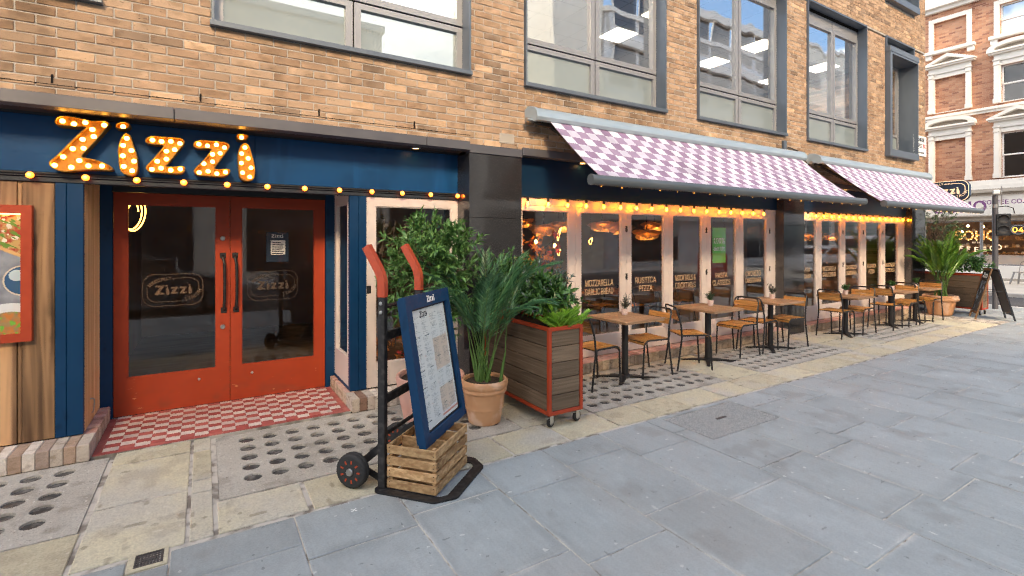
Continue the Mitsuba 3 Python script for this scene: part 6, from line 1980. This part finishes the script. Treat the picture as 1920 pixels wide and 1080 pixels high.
nd = (p1a + p1b - p2a - p2b) / 2
board(p1a, p1b, ta + nd * .035, tb_ + nd * .035, nd, ('m_boardwood', 'm_chalk'), True)
board(p2a, p2b, ta - nd * .035, tb_ - nd * .035, -nd, ('m_railblue', 'm_boardgrey'), False)
put(t, 'stay', join(*[tube([(*((p1 * .45 + tt_ * .55)), .60), (*((p2 * .45 + tt_ * .55)), .60)], .006, 5) for p1, p2, tt_ in ((p1a, p2a, ta), (p1b, p2b, tb_))]), 'm_black')
put(t, 'hinge', join(*[move(box(-.03, .03, -.02, .02, TOPZ - .01, TOPZ + .012, .003), (*q, 0)) for q in (ta * .8 + tb_ * .2, ta * .2 + tb_ * .8)]), 'm_blackmetal')

t = thing('pedestrian_signal', 'grey pole with dark pedestrian signal head and amber countdown showing 04', 'traffic light')
SX, SY = 16.23, 4.08
put(t, 'pole', tube([(SX, SY, 0), (SX, SY, 2.74)], .057, 14), 'm_lintel', smooth=40)
put(t, 'collar', tube([(SX, SY, 2.44), (SX, SY, 2.52)], .064, 14), 'm_steel', smooth=40)
# the heads face back along the pavement, towards -x and a little -y
fx = np.array([-.96, -.28, 0])
rx = np.array([.28, -.96, 0])
HM = np.stack([rx, np.array([0, 0, 1.0]), fx], 1)      # (right, up, out)


def hd(m, c):
    return xform(m, HM, c)


hc = np.array([SX, SY, 0]) + rx * .14
h = put(t, 'signal_head', hd(box(-.13, .13, 1.765, 2.29, -.10, .08, .02), hc), 'm_black')
for z in (2.155, 1.90):
    put(h, 'lens', hd(xform(lathe([(.098, 0), (.07, .012), (.0001, .02)], 20), np.eye(3), (0, z, .081)), hc), 'm_boardgrey')
    a = np.linspace(-.35, math.pi + .35, 18)
    vv, ff = [], []
    for k in a:
        for r_ in (.105, .112):
            vv += [(r_ * math.cos(k), z + r_ * math.sin(k), .081), (r_ * math.cos(k), z + r_ * math.sin(k) * .98, .081 + .13 * (.45 + .55 * max(math.sin(k), 0)))]
    for i in range(len(a) - 1):
        for (p, q) in ((0, 1), (3, 2)):
            A, B_, C, D_ = i * 4 + p, i * 4 + q, (i + 1) * 4 + q, (i + 1) * 4 + p
            ff += [(A, B_, C), (A, C, D_)]
        A, B_, C, D_ = i * 4 + 1, i * 4 + 3, (i + 1) * 4 + 3, (i + 1) * 4 + 1
        ff += [(A, B_, C), (A, C, D_)]
    put(h, 'visor', hd((np.array(vv), np.array(ff)), hc), 'm_boardgrey')
put(h, 'bracket', join(tube([tuple(np.array([SX, SY, 2.2])), tuple(hc + [0, 0, 2.2])], .02, 6), tube([tuple(np.array([SX, SY, 1.85])), tuple(hc + [0, 0, 1.85])], .02, 6)), 'm_black')
c2 = hc + rx * .245
h2 = put(t, 'countdown_box', hd(box(-.16, .16, 1.785, 2.025, -.08, .07, .02), c2), 'm_black')
ring_ = affinity.scale(Point(0, 0).buffer(.11, 16), 1.15, 1)
put(h2, 'bezel', hd(move(extrude(ring_.difference(ring_.buffer(-.012)), .03), (0, 1.905, .0705)), c2), 'm_steel')
m, w_ = text2d('04', .115, True, 1.0)
put(h2, 'digits', hd((m[0] * [1, 1, 1] + [-w_ / 2, 1.848, .0712], m[1]), c2), 'm_bulbglass', emit=(.35, .085, .001))
put(t, 'cable_hoop', tube([tuple(np.array([SX, SY, 2.46]) + rx * .06), tuple(np.array([SX, SY, 2.47]) + rx * .2), tuple(np.array([SX, SY, 2.42]) + rx * .31), tuple(np.array([SX, SY, 2.29]) + rx * .33)], .012, 6), 'm_black')
cam = put(t, 'camera', hd(box(-.06, .06, 2.76, 2.86, -.08, .16, .015), np.array([SX, SY, 0]) + rx * .02), 'm_white')
put(cam, 'mast', tube([tuple(np.array([SX, SY, 2.5]) + rx * .11), tuple(np.array([SX, SY, 2.95]) + rx * .11)], .012, 6), 'm_steel')

# background beyond the corner, up the side street
t = thing('side_street_building', 'pale building far up the side street beyond the olive tree', 'building')
put(t, 'wall', box(15.5, 30, 60, 70, 0, 14), 'm_opp_pale')
for i in range(5):
    for j in range(4):
        put(t, 'window', box(16.5 + i * 2.6, 17.9 + i * 2.6, 59.93, 60.02, 1.2 + j * 3.2, 3.2 + j * 3.2, .02), 'm_darkglass')
# ------------------------------------------------------------------ the other side of the main street, seen in the glass
def facade(name, label, x0, x1, h, mt, nb, floors, ww=1.5, wh=1.9, y=-11.0, depth=9, z1=3.9, fh=3.3, pane='m_darkglass', band=None, shops=None):
    t = thing(name, label, 'building')
    put(t, 'wall', box(x0, x1, y - depth, y, 0, h, .02), mt)
    bw = (x1 - x0) / max(nb, 1)
    for i in range(nb):
        c = x0 + (i + .5) * bw
        for j in range(floors):
            zz = z1 + j * fh
            w_ = put(t, 'window', box(c - ww / 2 - .08, c + ww / 2 + .08, y - .02, y + .06, zz - .08, zz + wh + .08, .02), 'm_stucco')
            put(w_, 'pane', box(c - ww / 2, c + ww / 2, y + .061, y + .075, zz, zz + wh), pane)
    n = max(1, int((x1 - x0) / 4.2))
    if shops is None:
        shops = [(x0 + .3 + k * (x1 - x0 - .3) / n, x0 + 3.5 + k * (x1 - x0 - .3) / n) for k in range(n)]
    for a, b in shops:
        put(t, 'shop_window', box(a, b, y - .02, y + .07, .35, 3.15, .02), 'm_darkglass')
    if band:
        for j in range(floors + 1):
            put(t, 'band', box(x0, x1, y + .002, y + .35, z1 - 1.1 + j * fh, z1 - .55 + j * fh, .02), band)
    put(t, 'coping', box(x0 - .1, x1 + .1, y - depth, y + .12, h + .002, h + .3, .02), 'm_stucco')
    return t


facade('terrace_building', 'brick terrace across the main street, seen only as a reflection in the red doors', -34, -9, 13, 'm_opp_brick', 9, 3)
facade('terrace_building', 'pale rendered terrace across the main street, reflected in the left windows', -8.9, 6.5, 10.5, 'm_opp_pale', 6, 2)
facade('low_shop', 'low white shop across the main street, reflected under the sky in the middle window', 6.6, 15.6, 6.2, 'm_opp_pale', 4, 1)
facade('blank_block', 'blank beige block across the main street, reflected in the middle upper window', 15.7, 19.2, 15.5, 'm_opp_pale', 0, 0, y=-11.0, shops=[])
facade('office_block', 'pale office block with bands of glass, reflected in the right upper windows', 19.3, 40, 14.5, 'm_opp_grey', 9, 4, 1.9, 2.3, pane='m_darkglass', band='m_stucco', shops=[(20.4, 22.8), (22.9, 25.3), (27.7, 29.6), (31.2, 34.0), (34.2, 37.0), (37.2, 39.8)])
facade('terrace_building', 'tall pale building far along the main street, reflected at the right', 40.2, 75, 17, 'm_opp_pale', 12, 4)


def car(x, y, rz, paint, label, van=False):
    t = thing('parked_car', label, 'car')
    prof = [(-2.15, .30), (-2.2, .62), (-2.05, .92), (-1.55, 1.00), (-1.05, 1.40), (-.2, 1.47), (.45, 1.40), (1.15, .97), (1.95, .84), (2.18, .62), (2.15, .30)] if not van else \
           [(-2.4, .32), (-2.42, 1.2), (-2.35, 1.95), (.9, 1.98), (1.3, 1.9), (1.85, 1.15), (2.35, 1.0), (2.45, .6), (2.4, .32)]
    up3 = np.array([[1, 0, 0], [0, 0, -1], [0, 1, 0]], float)
    body = Polygon(prof)
    for q in (-1.35, 1.35):
        body = body.difference(Point(q, .32).buffer(.36, 10))

    def at(m):
        return move(m, (x, y, -.115), rz)
    def slabm(poly, w_):
        return xform(extrude(poly, 2 * w_), up3, (0, w_, 0))
    b = put(t, 'body', at(join(slabm(body.intersection(sbox(-3, 0, 3, .95 if not van else 1.05)), .88), slabm(body.intersection(sbox(-3, .93 if not van else 1.03, 3, 3)).buffer(-.01), .74 if not van else .86))), paint)
    gl = body.intersection(sbox(-3, .99 if not van else 1.2, 3, 1.38 if not van else 1.85)).buffer(-.05)
    if van:
        gl = gl.intersection(sbox(.3, 0, 3, 3))
    put(b, 'side_glass', at(slabm(gl, .745 if not van else .865)), 'm_darkglass')
    put(b, 'windscreen', at(box(.62, 1.02, -.66, .66, 1.03, 1.33, .02)) if not van else at(box(1.3, 1.75, -.75, .75, 1.2, 1.8, .02)), 'm_darkglass')
    for q in (-1.35, 1.35):
        for s in (-1, 1):
            wl = put(t, 'wheel', at(xform(lathe([(.2, -.1), (.31, -.1), (.325, -.07), (.325, .07), (.31, .1), (.2, .1)], 20), up3, (q, s * .78, .325))), 'm_rubber')
            put(wl, 'rim', at(xform(lathe([(.2, -.105), (.08, -.11), (.0001, -.11), (.0001, .11), (.08, .11), (.2, .105)], 16, caps=False), up3, (q, s * .78, .325))), 'm_steel')
    for s in (-1, 1):
        put(t, 'headlight', at(box(2.02, 2.16, s * .6 - .14, s * .6 + .14, .60, .74, .03)), 'm_chrome')
        put(t, 'door_handle', at(box(-.15, .03, s * .885 - .01, s * .885 + .01, .80, .83, .005)), 'm_chrome')


car(-1.6, -3.0, 0.0, 'm_carpaint', 'dark grey saloon parked at the kerb, seen reflected in the left red door')
car(3.9, -3.0, 0.0, 'm_carpaint', 'dark grey hatchback parked at the kerb, seen reflected in the right red door')
car(31.5, -3.1, math.pi, 'm_carwhite', 'white van parked at the kerb, seen reflected in the far folding windows', van=True)
car(26.4, -3.0, math.pi, 'm_carwhite', 'pale car parked near the corner, seen reflected in the last folding windows')
t = thing('road_works_sign', 'red road works notice by the kerb, seen mirrored in the fifth folding window', 'road sign')
RS = move(join(box(-.65, .65, -.02, .02, .25, 1.15, .02)), (16.0, -1.6, 0), .25)
put(t, 'plate', RS, 'm_roadsign')
ms = []
for i, s in enumerate(('ROAD', 'AHEAD', 'CLOSED')):
    m, w_ = text2d(s, .19, True, 1.05)
    R = np.array([[-1, 0, 0], [0, 0, 1], [0, 1, 0]], float)
    put(t, 'lettering', move(xform((m[0] - [w_ / 2, 0, 0], m[1]), R, (0, .021, .88 - i * .27)), (16.0, -1.6, 0), .25), 'm_white')
put(t, 'legs', move(join(tube([(-.5, 0, -.1), (-.5, 0, .3)], .02, 6), tube([(.5, 0, -.1), (.5, 0, .3)], .02, 6)), (16.0, -1.6, 0), .25), 'm_steel')
